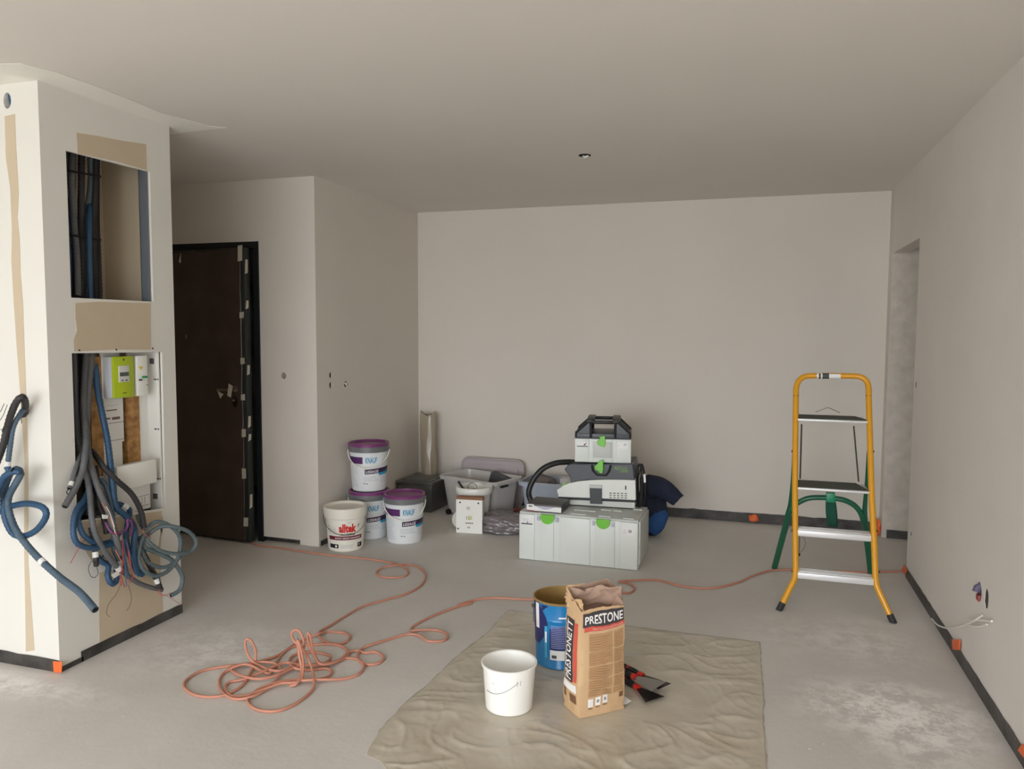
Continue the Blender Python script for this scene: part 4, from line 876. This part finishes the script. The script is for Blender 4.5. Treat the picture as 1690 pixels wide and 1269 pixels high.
cloth(JP([(1088,830),(1087,846),(1080,866),(1072,876)], 5.56), [.02, .07, .075, .05], 8, M_BLUE, 'blue_lining', jk, .12)

# ------------------------------------------------------------------ air hose
def H9(l):   # crop points: (cx, cy[, lift[, basecy]])
    out = []
    for a in l:
        x = 280+a[0]/3.38; y = 860+a[1]/3.38
        if len(a) == 4: b = PZ(x, 860+a[3]/3.38, .006); out.append(PY(x, y, b.y))
        else: out.append(PZ(x, y, .0065+(a[2] if len(a) > 2 else 0)))
    return out
path = [PZ(395, 890, .0065)+Vector((-.1, .15, 0))]+H9([(470,127),(600,147),(750,170),(900,190),(1050,205),(1200,225),(1285,246),(1325,270),(1325,300),(1255,315),(1175,307),(1152,288),(1185,262,.004),(1250,247,.01),(1330,242),(1400,265),(1428,310),(1400,360),(1320,405),(1200,440),(1080,475),(980,530),(900,580),(842,612),(832,632),(850,660),(900,682),(960,683),(1000,662),(1002,638),(965,622),(880,618),(832,628,.012),(760,655),(700,685),(620,740),(540,772),(440,795),(300,812),(180,835),(100,880),(80,920),(120,960),(200,980),(300,972),(390,930),(430,885),(460,830,.0),
   (478,780,.0,800),(480,725,.0,800),(462,680,0,800),(438,656,0,800),(421,672,0,800),(432,735,0,800),(460,780,0,805),(500,805,.01),(560,830,.01),(620,835,.01),(680,810,.008),(730,750,.01),
   (750,690,0,790),(735,630,0,790),(705,604,0,790),(680,625,0,790),(692,665,0,790),(730,700,0,800),(765,750,0,830),(795,830,.02),(805,890,.012),(790,950),(700,1020),(600,1058),(500,1055),(442,1020),(442,985),(500,935),(600,900,.008),(700,886,.008),(860,884,.01),(980,878),(1060,850),(1085,805),(1050,772),(980,765),(900,790,.008),(800,800,.01),(700,815,.01),(600,860,.01),(500,880,.01),(400,862,.01),(340,830),(345,812),(420,800,.008),(520,785,.012),(600,800,.008),(618,840,.005),(600,880,.005),(540,935,.004),(460,978,.006),(370,992),(300,960),(275,905),(300,850),(370,810,.012),(440,800,.014),
   (550,850,.004),(590,800),(620,750),(690,700),(800,690),(900,686),(970,702),(998,740),(960,775),(860,800,.006),(740,805,.006),(640,790,.01),(520,840,.012),(420,880,.004),(330,900),(312,940),(345,975),(420,975),(520,940,.008),(620,905,.012),(720,895,.012),
   (745,840,.03),(742,770,0,850),(728,700,0,850),(712,660,0,850),(722,740,0,850),(735,830,0,870),(715,900,.012),(680,918),(672,905),(720,890,.01),(800,885,.014),(880,870),(905,840),(870,822),(780,830),(700,820,.01),(670,790,.004),(690,750),(780,730),(880,745),(895,770),(850,795,.01),(820,770,.03),(795,700,0,800),(785,640,0,800),(770,622,0,800),(775,680,0,800),(810,760,0,810),(850,800,.016),(940,780,.008),(1000,730,.006),(1050,722),(1090,735),(1150,730),(1195,760),(1170,790),(1110,800),(1060,782),(1050,745),(1075,710),(1120,690,.006),(1220,660),(1330,630),(1400,640,.004),(1440,668),(1520,668),(1552,640),(1500,610),(1400,607,.004),(1350,612),(1352,592),(1400,562),(1500,515),(1600,480),(1690,455)])
def H10(l): return [PZ(700+a/2.726, 860+b/2.726, .0065+(c[0] if c else 0)) for a, b, *c in l]
path += H10([(150,378),(230,354),(320,345),(420,350),(500,352),(600,345),(720,310),(800,285),(850,290),(880,318),(925,322),(948,300),(915,278),(870,272,.004),(950,266,.006),(1050,265),(1150,290),(1280,302),(1400,280),(1480,245),(1560,222),(1650,218)])
path += [PZ(1350, 942, .0065), PZ(1435, 944, .0065), PZ(1490, 942, .0065), PZ(1530, 940, .0065)]
mb = MB(); mb.tube(resample(catmull(path, 7), .012), .0062, 8, flat=1.)
hs = mb.build('air_hose', mat('salmon_hose', (198,138,116), .45, spec=.4), smooth=80); tag(hs, 'long orange hose snaking and coiling across the concrete floor', 'hose')

# ------------------------------------------------------------------ plastic dust sheet
Lp = [PZ(*p) for p in ((838.5,1007),(822,1025),(805,1044),(772,1069),(743,1093),(708,1128),(673,1156),(645,1185),(627,1205),(612,1228),(606,1247))]+[Vector((-1.20, 2.30, 0)), Vector((-1.0, 2.12, 0)), Vector((-.85, 1.95, 0))]
Rp = [PZ(*p) for p in ((1253,1060),(1256,1075),(1257,1110),(1261,1150),(1260,1180),(1263,1220),(1265,1262))]+[Vector((.09, 2.2, 0)), Vector((.07, 1.95, 0))]
def along(P, t):
    L = [0]
    for a, b in zip(P, P[1:]): L.append(L[-1]+(b-a).length)
    s = t*L[-1]
    for i in range(len(P)-1):
        if s <= L[i+1]: return P[i].lerp(P[i+1], (s-L[i])/max(1e-9, L[i+1]-L[i]))
    return P[-1]
def wr(x, y):
    w_ = noise.noise(Vector((x*3, y*3, 1)))
    a = 1-abs(noise.noise(Vector((x*3.2+w_*.8, y*10+w_*1.5, 0)))*2.2); b = 1-abs(noise.noise(Vector((x*12+y*5, y*9, 7)))*2.2)
    c_ = 1-abs(noise.noise(Vector((x*26, y*26+w_*3, 4)))*2.)
    return .001+.0062*max(0, a)**5+.0028*max(0, b)**6+.0012*max(0, c_)**2
def flatz(x, y):
    k = 1.
    for cx, cy, r in ((-.898, 2.82, .13), (-.805, 3.301, .15), (-.575, 2.92, .20), (-.35, 3.08, .2)):
        d = math.hypot(x-cx, y-cy); k = min(k, max(.0, (d-r)/.06))
    return min(1, k)
def shf(a, b):
    p = along(Lp, b).lerp(along(Rp, b), a)
    ed = .006*noise.noise(Vector((p.x*22, p.y*22, 0))); top = .02*math.sin(a*PI)*(1-b)**8
    x = p.x+ed*(1 if a in (0, 1) else 0); y = p.y+ed-top*.6
    e1 = min(1, min(a, 1-a)*25, b*25+.15)
    return (x, y, .0012+wr(x, y)*flatz(x, y)*max(.25, e1))
mb = MB(); mb.grid(shf, 190, 190)
sh = mb.build('dust_sheet', mat('taupe_plastic', (190,181,162), .24, bump=.25, bs=14, c2=(203,196,180), vs_=7, spec=.5), smooth=180, fix=False)
sh.modifiers.new('t', 'SOLIDIFY').thickness = .0008
tag(sh, 'crinkled taupe plastic dust sheet spread on the floor', 'dust sheet')

# ------------------------------------------------------------------ white bucket, blue tin
SH = .0035
o = thing('mixing_bucket', 'empty bright white open bucket standing on the dust sheet', 'bucket', (-.898, 2.82, SH), -math.atan2(-.898, 2.82))
hb = .185; M_BW = mat('bright_white_plastic', (248,248,244), .35, coat=.15)
mb = MB(); mb.lathe([(0, 0), (.089, 0), (.093, .004), (.104, hb-.03), (.104, hb-.012), (.111, hb-.010), (.112, hb-.002), (.109, hb), (.102, hb-.002), (.1, hb-.012), (.089, .008), (0, .006)], 64); mb.build('body', M_BW, o)
mb = MB(); a0 = math.radians(0)
def hw(k): a = math.radians(-150+120*k) if False else None
pts = []
f = cyl(.093, .105, hb, .003)
for k in range(21):
    t_ = k/20; u = .035-.135*t_; v = hb-.045-.05*math.sin(t_*PI*.5)-.008*math.sin(PI*t_); pts.append(f(u, v))
mb.tube(pts, .0012, 6); mb.build('handle', mat('handle_wire', (170,172,176), .4, metal=.3), o)
mb = MB()
for u in (-.066, .035): a = cyl(.093, .105, hb, -.001)(u, hb-.052); q_ = MB(); 
for u, h_ in ((.03, .02), (.043, .02), (-.066, .008)): patch(mb, cyl(.093, .105, hb, .0008), u, u+.003, hb-.06, hb-.06+h_, 0, 1, 1)
split_build(mb, 'handle_lug', mat('lug_grey', (190,192,198), .5), o, fix=False)
TX_, TYY = -.805, 3.301
o = thing('metal_tin', 'open blue printed metal tin with golden inside behind the paper sack', 'tin', (TX_, TYY, SH), -math.atan2(TX_, TYY))
rb_, rt_, ht = .114, .124, .300
M_TB = mat('tin_blue', (26,124,186), .3, coat=.4); M_GOLD = mat('golden_lacquer', (176,146,92), .3, metal=.35)
mb = MB(); mb.lathe([(0, 0), (rb_-.004, 0), (rb_, .003), (rb_, .010), (rb_-.002, .014), (rb_+(rt_-rb_)*.72, ht*.72), (rb_+(rt_-rb_)*.73+.0015, ht*.735), (rb_+(rt_-rb_)*.75, ht*.75), (rt_, ht-.006)], 64)
body = mb.build('body', M_TB, o)
mb = MB(); mb.lathe([(rt_, ht-.008), (rt_+.004, ht-.006), (rt_+.005, ht), (rt_, ht+.003), (rt_-.003, ht), (rt_-.004, ht-.03), (rb_-.001, ht*.7), (rb_-.002, .1), (rb_-.004, .006), (0, .006)], 64); mb.build('inner_lining', M_GOLD, o)
f = cyl(rb_, rt_, ht, .0016); f2 = cyl(rb_, rt_, ht, .0022)
NV = mat('tin_navy', (28,36,96), .35, coat=.3); LB = mat('tin_pale_blue', (72,170,214), .35, coat=.3)
mb = MB()
mb.grid(lambda a, b: f(-.16+.05*a+.05*a*math.sin(PI*min(1, b)), .105+.185*b), 8, 14, 0)
mb.grid(lambda a, b: f(-.09+.035*a*(1-b*0), ht-.012-.03*(1-a)*(b)), 6, 3, 0)
patch(mb, f, -.050, .12, .092, .185, 0, 16, 2); mb.grid(lambda a, b: f(-.05+.17*a, .185+.045*a*b), 14, 3, 0)
mb.grid(lambda a, b: f(.02+.1*a, .0+.0*b), 1, 1, 0) if False else None
patch(mb, f2, -.132, -.107, .175, .288, 1, 4, 2); patch(mb, f2, -.048, .12, .046, .090, 1, 14, 1); patch(mb, f, -.076, -.062, .05, .195, 2, 2, 3)
patch(mb, f2, -.073, -.064, .12, .17, 1, 2, 1); patch(mb, f2, -.010, .05, .236, .243, 1, 5, 1)
patch(mb, f2, -.128, -.112, .18, .21, 3, 2, 2)
f4 = cyl(rb_, rt_, ht, .0028); lines(mb, f4, -.044, .1, .098, .205, 13, 4, .0035, 7, 10); patch(mb, f4, -.04, -.018, .054, .068, 5, 4, 1)
mb.build('label_print', [NV, MATS['print_white'], LB, mat('print_soft_red', (220,130,124), .5), mat('print_lilac', (150,160,206), .5), mat('print_slate', (70,80,90), .5)], body, fix=False)
mb = MB(); f5 = cyl(rb_, rt_, ht, .004)
for u, v in ((-.15, ht-.035),): p = f5(u, v); mb.tube([p, p*1.0+Vector((-.006, -.006, 0))], .009, 10)
mb.tube([f5(-.15, ht-.035)+Vector((-.004, -.004, 0)), f5(-.17, ht-.07), f5(-.19, ht-.12), f5(-.23, ht-.16), f5(-.29, ht-.17)], .002, 6); mb.build('handle', M_WIRE, o)

# ------------------------------------------------------------------ paper sack
A, Bp, C_ = PZ(931, 1163, SH), PZ(957, 1186, SH), PZ(1030, 1169, SH); D = A+C_-Bp
cen = (A+Bp+C_+D)/4
sk = thing('paper_sack', 'torn open brown paper sack of filler standing on the dust sheet', 'sack', (cen.x, cen.y, SH)); so = Vector((cen.x, cen.y, 0))
M_KR = mat('kraft_paper', (206,172,132), .75, bump=.25, bs=18, var=.03, vs_=7); M_KRI = mat('kraft_inside', (172,144,126), .85, bump=.5, bs=20)
top0 = .415
def cor(P, z):
    t_ = z/top0; c = cen+Vector((-.003*t_, .012*t_, 0)); s = 1-.045*t_
    q_ = c+(P-cen)*s; q_.z = z+SH*0; return q_
def sface(P, Q, u, z, off=0.):
    a = cor(P, z); b = cor(Q, z); p = a.lerp(b, u); n = (b-a).cross(Vector((0, 0, 1))).normalized()
    if n.dot(p-cen) < 0: n = -n
    bl = (.014*math.sin(PI*min(1, max(0, u)))**.8)*math.sin(PI*min(1, (z+.03)/(top0+.06)))
    w_ = .006*noise.noise(Vector((p.x*16, p.y*16, z*13)))+.0045*noise.noise(Vector((p.x*38, p.y*38, z*28)))+.012*noise.noise(Vector((p.x*9, p.y*9, z*20)))*max(0, (z-.28)/.14)
    return p+n*(bl+off)+(p-cen).normalized()*w_*(1 if z > .01 else 0)
ff = lambda u, v, off=.0014: Vector(sface(Bp, C_, u, v, off))-so
fl = lambda u, v, off=.0014: Vector(sface(A, Bp, u, v, off))-so
def tz(face, u):       # torn top height
    base = (.415, .415, .50, .47)[face]; nxt = (.415, .50, .47, .415)[face]
    if face == 0: base = .418; nxt = .422
    if face == 1: base = .422; nxt = .485
    if face == 2: base = .485; nxt = .475
    if face == 3: base = .475; nxt = .418
    return base+(nxt-base)*u+.006*noise.noise(Vector((u*9+face*7, 2, 0)))*(1 if 0 < u < 1 else 0)
faces = [(Bp, C_), (C_, D), (D, A), (A, Bp)]
mb = MB(); NU, NV_ = 14, 60; V = []; 
for j in range(NV_+1):
    for fi, (P, Q) in enumerate(faces):
        for i in range(NU):
            u = i/NU; z = tz(fi, u)*j/NV_; V.append(sface(P, Q, u, z)-so)
n = NU*4; F_ = [(j*n+i, j*n+(i+1) % n, (j+1)*n+(i+1) % n, (j+1)*n+i) for j in range(NV_) for i in range(n)]+[tuple(range(n-1, -1, -1))]
mb.add(V, F_)
body = mb.build('sack_body', [M_KR], sk, smooth=50)
mb = MB(); V = []   # inside
for j in range(13):
    for fi, (P, Q) in enumerate(faces):
        for i in range(NU):
            u = i/NU; z = tz(fi, u); p = sface(P, Q, u, z)-so; c = Vector((0, .01, .36)); t_ = j/12
            q_ = p.lerp(c, t_*.9); q_.z = z-.001-(z-.37)*min(1, t_*2.2)+.016*noise.noise(Vector((q_.x*24, q_.y*24, 3)))*min(1, t_*4); V.append(q_)
mb.add(V, [(j*n+i, j*n+(i+1) % n, (j+1)*n+(i+1) % n, (j+1)*n+i) for j in range(12) for i in range(n)]+[tuple(12*n+i for i in range(n))])
mb.build('torn_inside', M_KRI, sk, smooth=50)
# crumpled flap folded over at the back/top
def flap(a, b):
    p = D.lerp(C_, a) if False else None
    s = sface(C_, D, 1-a, .44)-so if False else None
    l = (sface(A, D, 0, .40)-so); r = (sface(C_, D, .35, .40)-so)
    q_ = l.lerp(r, a); q_ = q_+Vector((.01*a, -.012, 0))
    q_.z = .405+.085*b*(1-.35*abs(a-.72)/.72)+.006*math.sin(a*14)
    q_ += Vector((noise.noise(Vector((a*6, b*4, 1))), noise.noise(Vector((a*6, b*4, 5))), noise.noise(Vector((a*7, b*5, 9)))))*.018*b
    q_.y += .02*(1-b)
    return q_
mb = MB(); mb.grid(flap, 26, 12); fo = mb.build('crumpled_flap', M_KRI, sk, smooth=30, fix=False); fo.modifiers.new('t', 'SOLIDIFY').thickness = .001
def flap2(a, b):
    l = sface(A, Bp, .05, .40)-so; r = sface(Bp, C_, .06, .41)-so; q_ = l.lerp(r, a)
    q_.z += .045*b+.004*math.sin(a*9); q_ += Vector((-.014*b, .010*b, 0))+Vector((noise.noise(Vector((a*5, b*5, 2))), noise.noise(Vector((a*5, b*4, 8))), 0))*.015
    return q_
mb = MB(); mb.grid(flap2, 16, 8); fo = mb.build('crumpled_flap', M_KR, sk, smooth=30, fix=False); fo.modifiers.new('t', 'SOLIDIFY').thickness = .001
# print
M_PB = mat('print_charcoal', (66,60,62), .7); M_PR = mat('print_coral', (206,88,74), .7); M_PK = mat('print_kraft_brown', (182,144,104), .8); M_PW = mat('print_paper_white', (244,242,240), .6); M_PD = mat('print_dark_brown', (120,86,58), .8)
mb = MB()
patch(mb, ff, .03, .99, .352, .408, 0, 20, 6, .004); patch(mb, ff, .06, .99, .334, .352, 1, 20, 2, .004)
for k, (v0, v1) in enumerate(((.262,.325),(.205,.255),(.152,.198),(.108,.146),(.078,.103))):
    patch(mb, ff, .16, .69, v0, v1, 2, 12, 5); patch(mb, ff, .73, .96, v0, v1, 2, 8, 5)
f7 = lambda u, v: ff(u, v, .0022); f8 = lambda u, v: fl(u, v, .0040)
lines(mb, lambda u, v: f7(u, v), .18, .66, .082, .318, 26, 5, .0016, 3, 10); lines(mb, f7, .75, .94, .082, .318, 24, 5, .0016, 8, 5)
for k in range(3): patch(mb, ff, .16+.155*k, .16+.155*k+.11, .038+.004*k, .070+.004*k, 3, 4, 4); patch(mb, ff, .17+.155*k, .16+.155*k+.10, .030+.004*k, .034+.004*k, 4, 4, 1)
for k in range(3):
    if k: 
        q_ = [f7(.215+.155*k+.03*math.cos(a*PI/6), .055+.004*k+.007*math.sin(a*PI/6)) for a in range(12)]; mb.add(q_, [tuple(range(12))], 6)
patch(mb, ff, .86, .95, .055, .075, 4, 3, 1); patch(mb, ff, .9, .95, .08, .09, 4, 2, 1)
patch(mb, fl, .12, .66, .125, .375, 0, 8, 20); patch(mb, fl, .68, .86, .13, .365, 1, 4, 20); patch(mb, fl, .05, .85, .088, .118, 3, 8, 3); patch(mb, fl, .45, .82, .045, .078, 4, 5, 3); patch(mb, fl, .08, .2, .05, .083, 4, 2, 3)
mb.build('sack_print', [M_PB, M_PR, M_PK, M_PW, M_PD, mat('print_line_brown', (146,106,68), .8), mat('print_icon_grey', (150,154,160), .7)], body, smooth=60, fix=False)
letters([T('PRESTONE', lambda u, v: ff(u, v+.004*u, .0036), .07, .96, .364, .398, 0, .02), T('ENDUIT COLLE POLYVALENT EN POUDRE', lambda u, v: ff(u, v+.004*u, .0030), .24, .95, .338, .345, 1, .01),
         T('PRESTONETT', f8, .25, .6, .135, .368, 0, .02, rot=True)], [M_PW, mat('print_pink', (240,190,180), .7)], body)

# ------------------------------------------------------------------ putty knives on the sheet
M_RED = mat('handle_red', (206,48,38), .4); M_STL = mat('blade_steel', (150,146,142), .28, metal=.85); M_STD = mat('blade_dark_steel', (80,72,70), .3, metal=.8)
def knife(p0, p1, tip, wid, z, m, label, tilt=0.):
    a = PZ(*p0, z); b = PZ(*p1, z); c = PZ(*tip, z); d = (b-a); L = d.length; an = math.atan2(d.y, d.x); bl = (c-b).length
    o = thing('putty_knife', label, 'putty knife', (a.x, a.y, z), an, 'putty knives beside the sack')
    mb = MB(); mb.tube([(0, 0, 0), (L*.1, 0, 0), (L*.45, 0, 0), (L*.8, 0, 0), (L, 0, 0)], lambda t: .011+.006*math.sin(PI*t), 12, flat=.8); mb.build('handle', M_BLK, o)
    mb = MB(); mb.tube([(L*.3, 0, .0045), (L*.55, 0, .006), (L*.8, 0, .0045)], lambda t: .005+.007*math.sin(PI*t), 10); mb.build('grip', M_RED, o)
    mb = MB(); mb.tube([(L*.95, 0, 0), (L*1.12, 0, 0)], .013, 12); mb.build('collar', M_RED, o)
    mb = MB(); mb.prism([(L*1.1, -.012, .0), (L+bl, -wid/2, -.004), (L+bl, wid/2, -.004), (L*1.1, .012, .0)], (0, 0, .0012)); x_ = mb.build('blade', m, o, smooth=0)
    return o
knife((1014,1094), (1056,1113), (1098,1131), .085, .034, M_STD, 'putty knife with red and black handle lying furthest back')
knife((1012,1104), (1045,1116), (1088,1131), .12, .046, M_STL, 'wide grey bladed putty knife lying on top of the others')
knife((1014,1110), (1050,1133), (1080,1153), .10, .018, M_STD, 'putty knife lying nearest the camera with its dark blade out')
mb = MB(); mb.add([PZ(1024, 1148, .012), PZ(1032, 1150, .014), PZ(1042, 1157, .011), PZ(1034, 1162, .009), PZ(1024, 1164, .008)], [(0, 1, 2, 3, 4)])
o = mb.build('paper_scrap', M_PW, smooth=0, fix=False); o.modifiers.new('t', 'SOLIDIFY').thickness = .001; tag(o, 'small white paper scrap at the foot of the sack', 'paper')

# ------------------------------------------------------------------ step ladder
M_YEL = mat('yellow_enamel', (222,158,28), .32, coat=.3); M_DGR = mat('green_enamel', (16,94,66), .35, coat=.3); M_ALU = mat('aluminium', (222,222,222), .42, metal=.25); M_RUB = mat('black_rubber', (46,44,44), .7)
M_TRD = mat('ribbed_tread', (76,80,72), .75, bump=.4, bs=80)
la = thing('step_ladder', 'yellow and green step ladder with four steps near the right wall', 'ladder', (.45, 4.6, 0)); lo = Vector((.45, 4.6, 0))
def Yz(z): return 4.28+.34*z
def LP(px, py, dy=0.):      # point of the slanted ladder plane
    y = 4.4
    for _ in range(12): p = PY(px, py, y+dy); y = Yz(max(0, p.z))
    return p-lo
rad = .0160
for s, l in (('L', [(1289,1000),(1311.5,955),(1313,940),(1312.5,885),(1312,806),(1312.5,730),(1313.5,653)]), ('R', [(1471,1020),(1447,968),(1445,955),(1442,884),(1438,806),(1436,731),(1433.5,653)])):
    mb = MB(); P = [LP(*a) for a in l]; mb.tube(resample(catmull(P, 6), .01) if False else P[:1]+catmull(P[1:3], 2)+P[3:], rad, 14); rail = mb.build('side_rail', M_YEL, la)
    f0, f1 = P[0], P[1]; d = (f0-f1).normalized(); mb = MB(); mb.tube([f0-d*.02, f0+d*.03], .0175, 12); x_ = mb.build('rubber_foot', M_RUB, rail)
    mb = MB()
    for a in ((l[2][0], 943), (l[3][0], 876), (l[5][0], 745)):
        p = LP(a[0], a[1], 0); sx = -1 if s == 'L' else 1
        mb.tube([p+Vector((sx*.010, 0, 0)), p+Vector((sx*.020, 0, 0))], .007, 8)
    split_build(mb, 'bolt', M_BLK, rail)
mb = MB(); P = [LP(*a) for a in ((1313.5,653),(1314,640),(1318,629),(1328,621.5),(1345,620),(1375,620),(1405,620.5),(1420,622),(1430,629),(1433.5,641),(1433.5,653))]
mb.tube(catmull(P, 5), rad, 14); hn = mb.build('top_handle', M_YEL, la)
mb = MB(); a = LP(1348, 620); b = LP(1387, 620.5); mb.tube([a, b], rad+.0006, 14); stk = mb.build('sticker', M_STK, hn)
mb = MB()
for x0p, x1p in ((1351,1354.5),(1357,1368)): mb.tube([LP(x0p, 620.2), LP(x1p, 620.3)], rad+.0010, 14)
mb.build('sticker_print', mat('print_dim', (80,82,78), .6), stk)
mb = MB()
for px_ in (1313.5, 1433.5): p = LP(px_, 653); mb.tube([p-Vector((0, 0, .002)), p+Vector((0, 0, .002))], rad+.0005, 14)
split_build(mb, 'joint_ring', M_BLK, hn)
def step(l, r, ltop, rtop, m, name, lab=None, alu=True, thick=.022, dpt=.08):
    a = LP(*l); b = LP(*r); mb = MB()
    zf = (a.z+b.z)/2; x0, x1 = a.x+rad*.6, b.x-rad*.6; y = (a.y+b.y)/2
    mb.rbox((x0, y-.012, zf-thick/2), (x1, y+dpt, zf+thick/2), .004)
    if alu:
        for k in range(4): mb.rbox((x0+.002, y+.002+k*(dpt/4.3), zf+thick/2-.001), (x1-.002, y+.009+k*(dpt/4.3), zf+thick/2+.0035), .001)
    st_ = mb.build(name, M_ALU, la)
    if not alu:
        mb = MB(); mb.prism([(x0, y-.008, zf+thick/2), (x1, y-.008, zf+thick/2), (x1-.045, y+dpt, zf+thick/2), (x0+.0, y+dpt, zf+thick/2)], (0, 0, .004)); mb.build('tread_mat', M_TRD, st_, smooth=0)
    return st_
step((1313,948), (1445,961), 0, 0, M_ALU, 'step', thick=.034, dpt=.085)
step((1313,878), (1441,889), 0, 0, M_ALU, 'step', thick=.034, dpt=.085)
step((1313,806), (1438,812), 0, 0, M_ALU, 'step', alu=False, thick=.014, dpt=.20)
step((1313,692), (1436,697), 0, 0, M_ALU, 'step', alu=False, thick=.014, dpt=.20)
yk = 4.74
def GP(px, py, y=yk): return PY(px, py, y)-lo
for sd, l in (('L', [(1309,745,4.60),(1308,790,4.68),(1305,830,4.76),(1301,850,4.79),(1292,885,4.88),(1278,940,5.02)]), ('R', [(1432,745,4.62),(1430,800,4.70),(1427,845,4.78),(1429,875,4.86),(1434,915,4.95),(1438,953,5.02)])):
    mb = MB(); P = [PY(a, b, c)-lo for a, b, c in l]; P[-1].z = .012
    mb.tube(catmull(P, 6), lambda t: .005+.0135*min(1, t*1.7), 14); mb.build('rear_leg', M_DGR, la)
mb = MB(); mb.tube(catmull([GP(1303,842,4.77), GP(1315,831,4.76), GP(1333,822.5,4.75), GP(1352,821,4.75), GP(1371,822,4.75), GP(1392,825,4.75), GP(1410,834,4.76), GP(1421,848,4.78), GP(1427,868,4.83)], 6), .0155, 14); mb.build('cross_brace', M_DGR, la)
mb = MB(); a = GP(1363.5, 828, 4.73); b = GP(1378.5, 816, 4.73); mb.rbox((a.x, a.y-.004, a.z-.002), (b.x, a.y+.045, b.z+.006), .003); clp = mb.build('strap_clip', mat('bright_green', (22,138,98), .4), la)
mb = MB()
def strap(a, b): p = Vector(GP(1371, 827, 4.735)).lerp(GP(1374, 869, 4.80), b); return (p.x+(a-.5)*(.055+.008*math.sin(b*3)), p.y+.004*math.sin(b*5), p.z)
mb.grid(strap, 4, 12); x_ = mb.build('strap', mat('strap_green', (18,80,62), .6), la, fix=False); x_.modifiers.new('t', 'SOLIDIFY').thickness = .003
mb = MB(); mb.tube([GP(1323,700,4.70), GP(1320.5,790,4.62)], .0042, 8); mb.tube([GP(1409,703,4.72), GP(1417,795,4.66)], .0042, 8); split_build(mb, 'strut', mat('dark_metal', (66,64,58), .5, metal=.4), la)
mb = MB(); mb.tube([GP(1346,680,4.84), GP(1364,673,4.82), GP(1368,673,4.82), GP(1386,681,4.84)], .0022, 6); mb.build('wire_hook', M_WIRE, la)
mb = MB(); mb.tube([GP(1319.5,880,4.5), GP(1319.5,900,4.5), GP(1318.5,911,4.5)], .0018, 6); mb.tube(catmull([GP(1320,882,4.5), GP(1328,890,4.5), GP(1328,902,4.5), GP(1319,914,4.5)], 5), .0010, 6)
p = GP(1317.5, 915, 4.5); mb.tube([p+Vector((0, 0, .012)), p, p-Vector((0, 0, .012))], lambda t: .004+.009*math.sin(PI*t), 10); mb.build('hanging_cord', M_BLK, la)

# ------------------------------------------------------------------ right wall outlet, cable
mb = MB(); mb.box((XR+.002, h2.y-.05, h2.z-.08), (XR+.012, h1.y+.05, h1.z+.08)); mb.build('hole_backing', mat('hole_shade_dark', (70,64,62), .8), wr, smooth=0) if not callable(wr) else mb.build('hole_backing', mat('hole_shade_dark', (70,64,62), .8), bpy.data.objects['wall_right'], smooth=0)  # shallow plate whose dark colour paints the shade inside both holes
oc = thing('flush_box', 'round flush box hole with purple conduit and red insert low on the right wall', 'flush box', (XR, h1.y, h1.z))
def ringt(cy, cz, ry, rz, x=-.002): return [(x, cy+ry*math.cos(2*PI*k/18), cz+rz*math.sin(2*PI*k/18)) for k in range(18)]
mb = MB(); mb.tube([(.020, 0, .03), (-.006, .0, .012), (-.010, -.004, -.002)], .018, 10); mb.build('conduit_end', mat('slate_violet', (98,92,118), .5), oc)
mb = MB(); mb.rbox((-.008, -.018, -.040), (.02, .018, -.012), .005); mb.build('red_insert', mat('dull_red', (150,62,58), .5), oc)
# white cable
mb = MB(); c = XR-.008
mb.tube(catmull([PX(a, b, c-d_) for a, b, d_ in ((1637,1025,.0),(1623,1023.7,.004),(1606,1023,.006),(1595,1025,.008),(1598,1031,.01),(1612,1034.5,.01),(1629,1030.6,.002))], 6), .0042, 8)
mb.tube(catmull([PX(a, b, c-d_) for a, b, d_ in ((1621,1016,.0),(1610,1023,.012),(1598,1029,.012),(1580,1035,.012),(1562.5,1036.5,.014),(1547,1031,.014),(1538,1021,.01))], 6), .0040, 8)
tag(mb.build('white_cable', mat('cable_white', (232,228,220), .45)), 'white cable looped against the lower right wall', 'cable')
# little switches / screw marks on the right wall
for (x, y, w_, h_, lb) in ((1512, 635, .012, .02, 'small dark hole in the right wall at hand height beside the opening'), (1504, 881, .012, .012, 'small dark hole low in the right wall beside the opening')):
    p = PX(x, y, XR-.0008); mb = MB(); mb.lathe([(0, 0), (1, 0)], 12); mb.v = [(XR-.0012, p.y+a*w_, p.z+b*h_) for a, b, c__ in mb.v]; tag(mb.build('screw_hole', mat('hole_dark', (84,78,74), .9), smooth=0, fix=False), lb, 'hole')

# ------------------------------------------------------------------ plaster crumbs
mb = MB(); R = random.Random(21)
for k in range(230):
    if k < 150: x, y = R.gauss(.45, .2), R.gauss(3.1, .22)
    elif k < 190: x, y = R.uniform(-2.6, .8), R.uniform(2.3, 4.8)
    else: x, y = R.gauss(-2.3, .35), R.gauss(2.9, .25)
    if x > .9 or x < -2.8: continue
    s_ = R.uniform(.0012, .004)*(1.8 if R.random() < .08 else 1)
    P = [Vector((x+s_*R.uniform(-1, 1), y+s_*R.uniform(-1, 1), s_*R.uniform(0, .9)+.0005)) for _ in range(4)]; mb.add(P, [(0,1,2),(0,2,3),(0,3,1),(1,3,2)])
o = mb.build('plaster_crumbs', mat('plaster_white', (238,236,230), .8), smooth=0); o['kind'] = 'stuff'; tag(o, 'white plaster crumbs scattered on the concrete floor', 'crumbs')
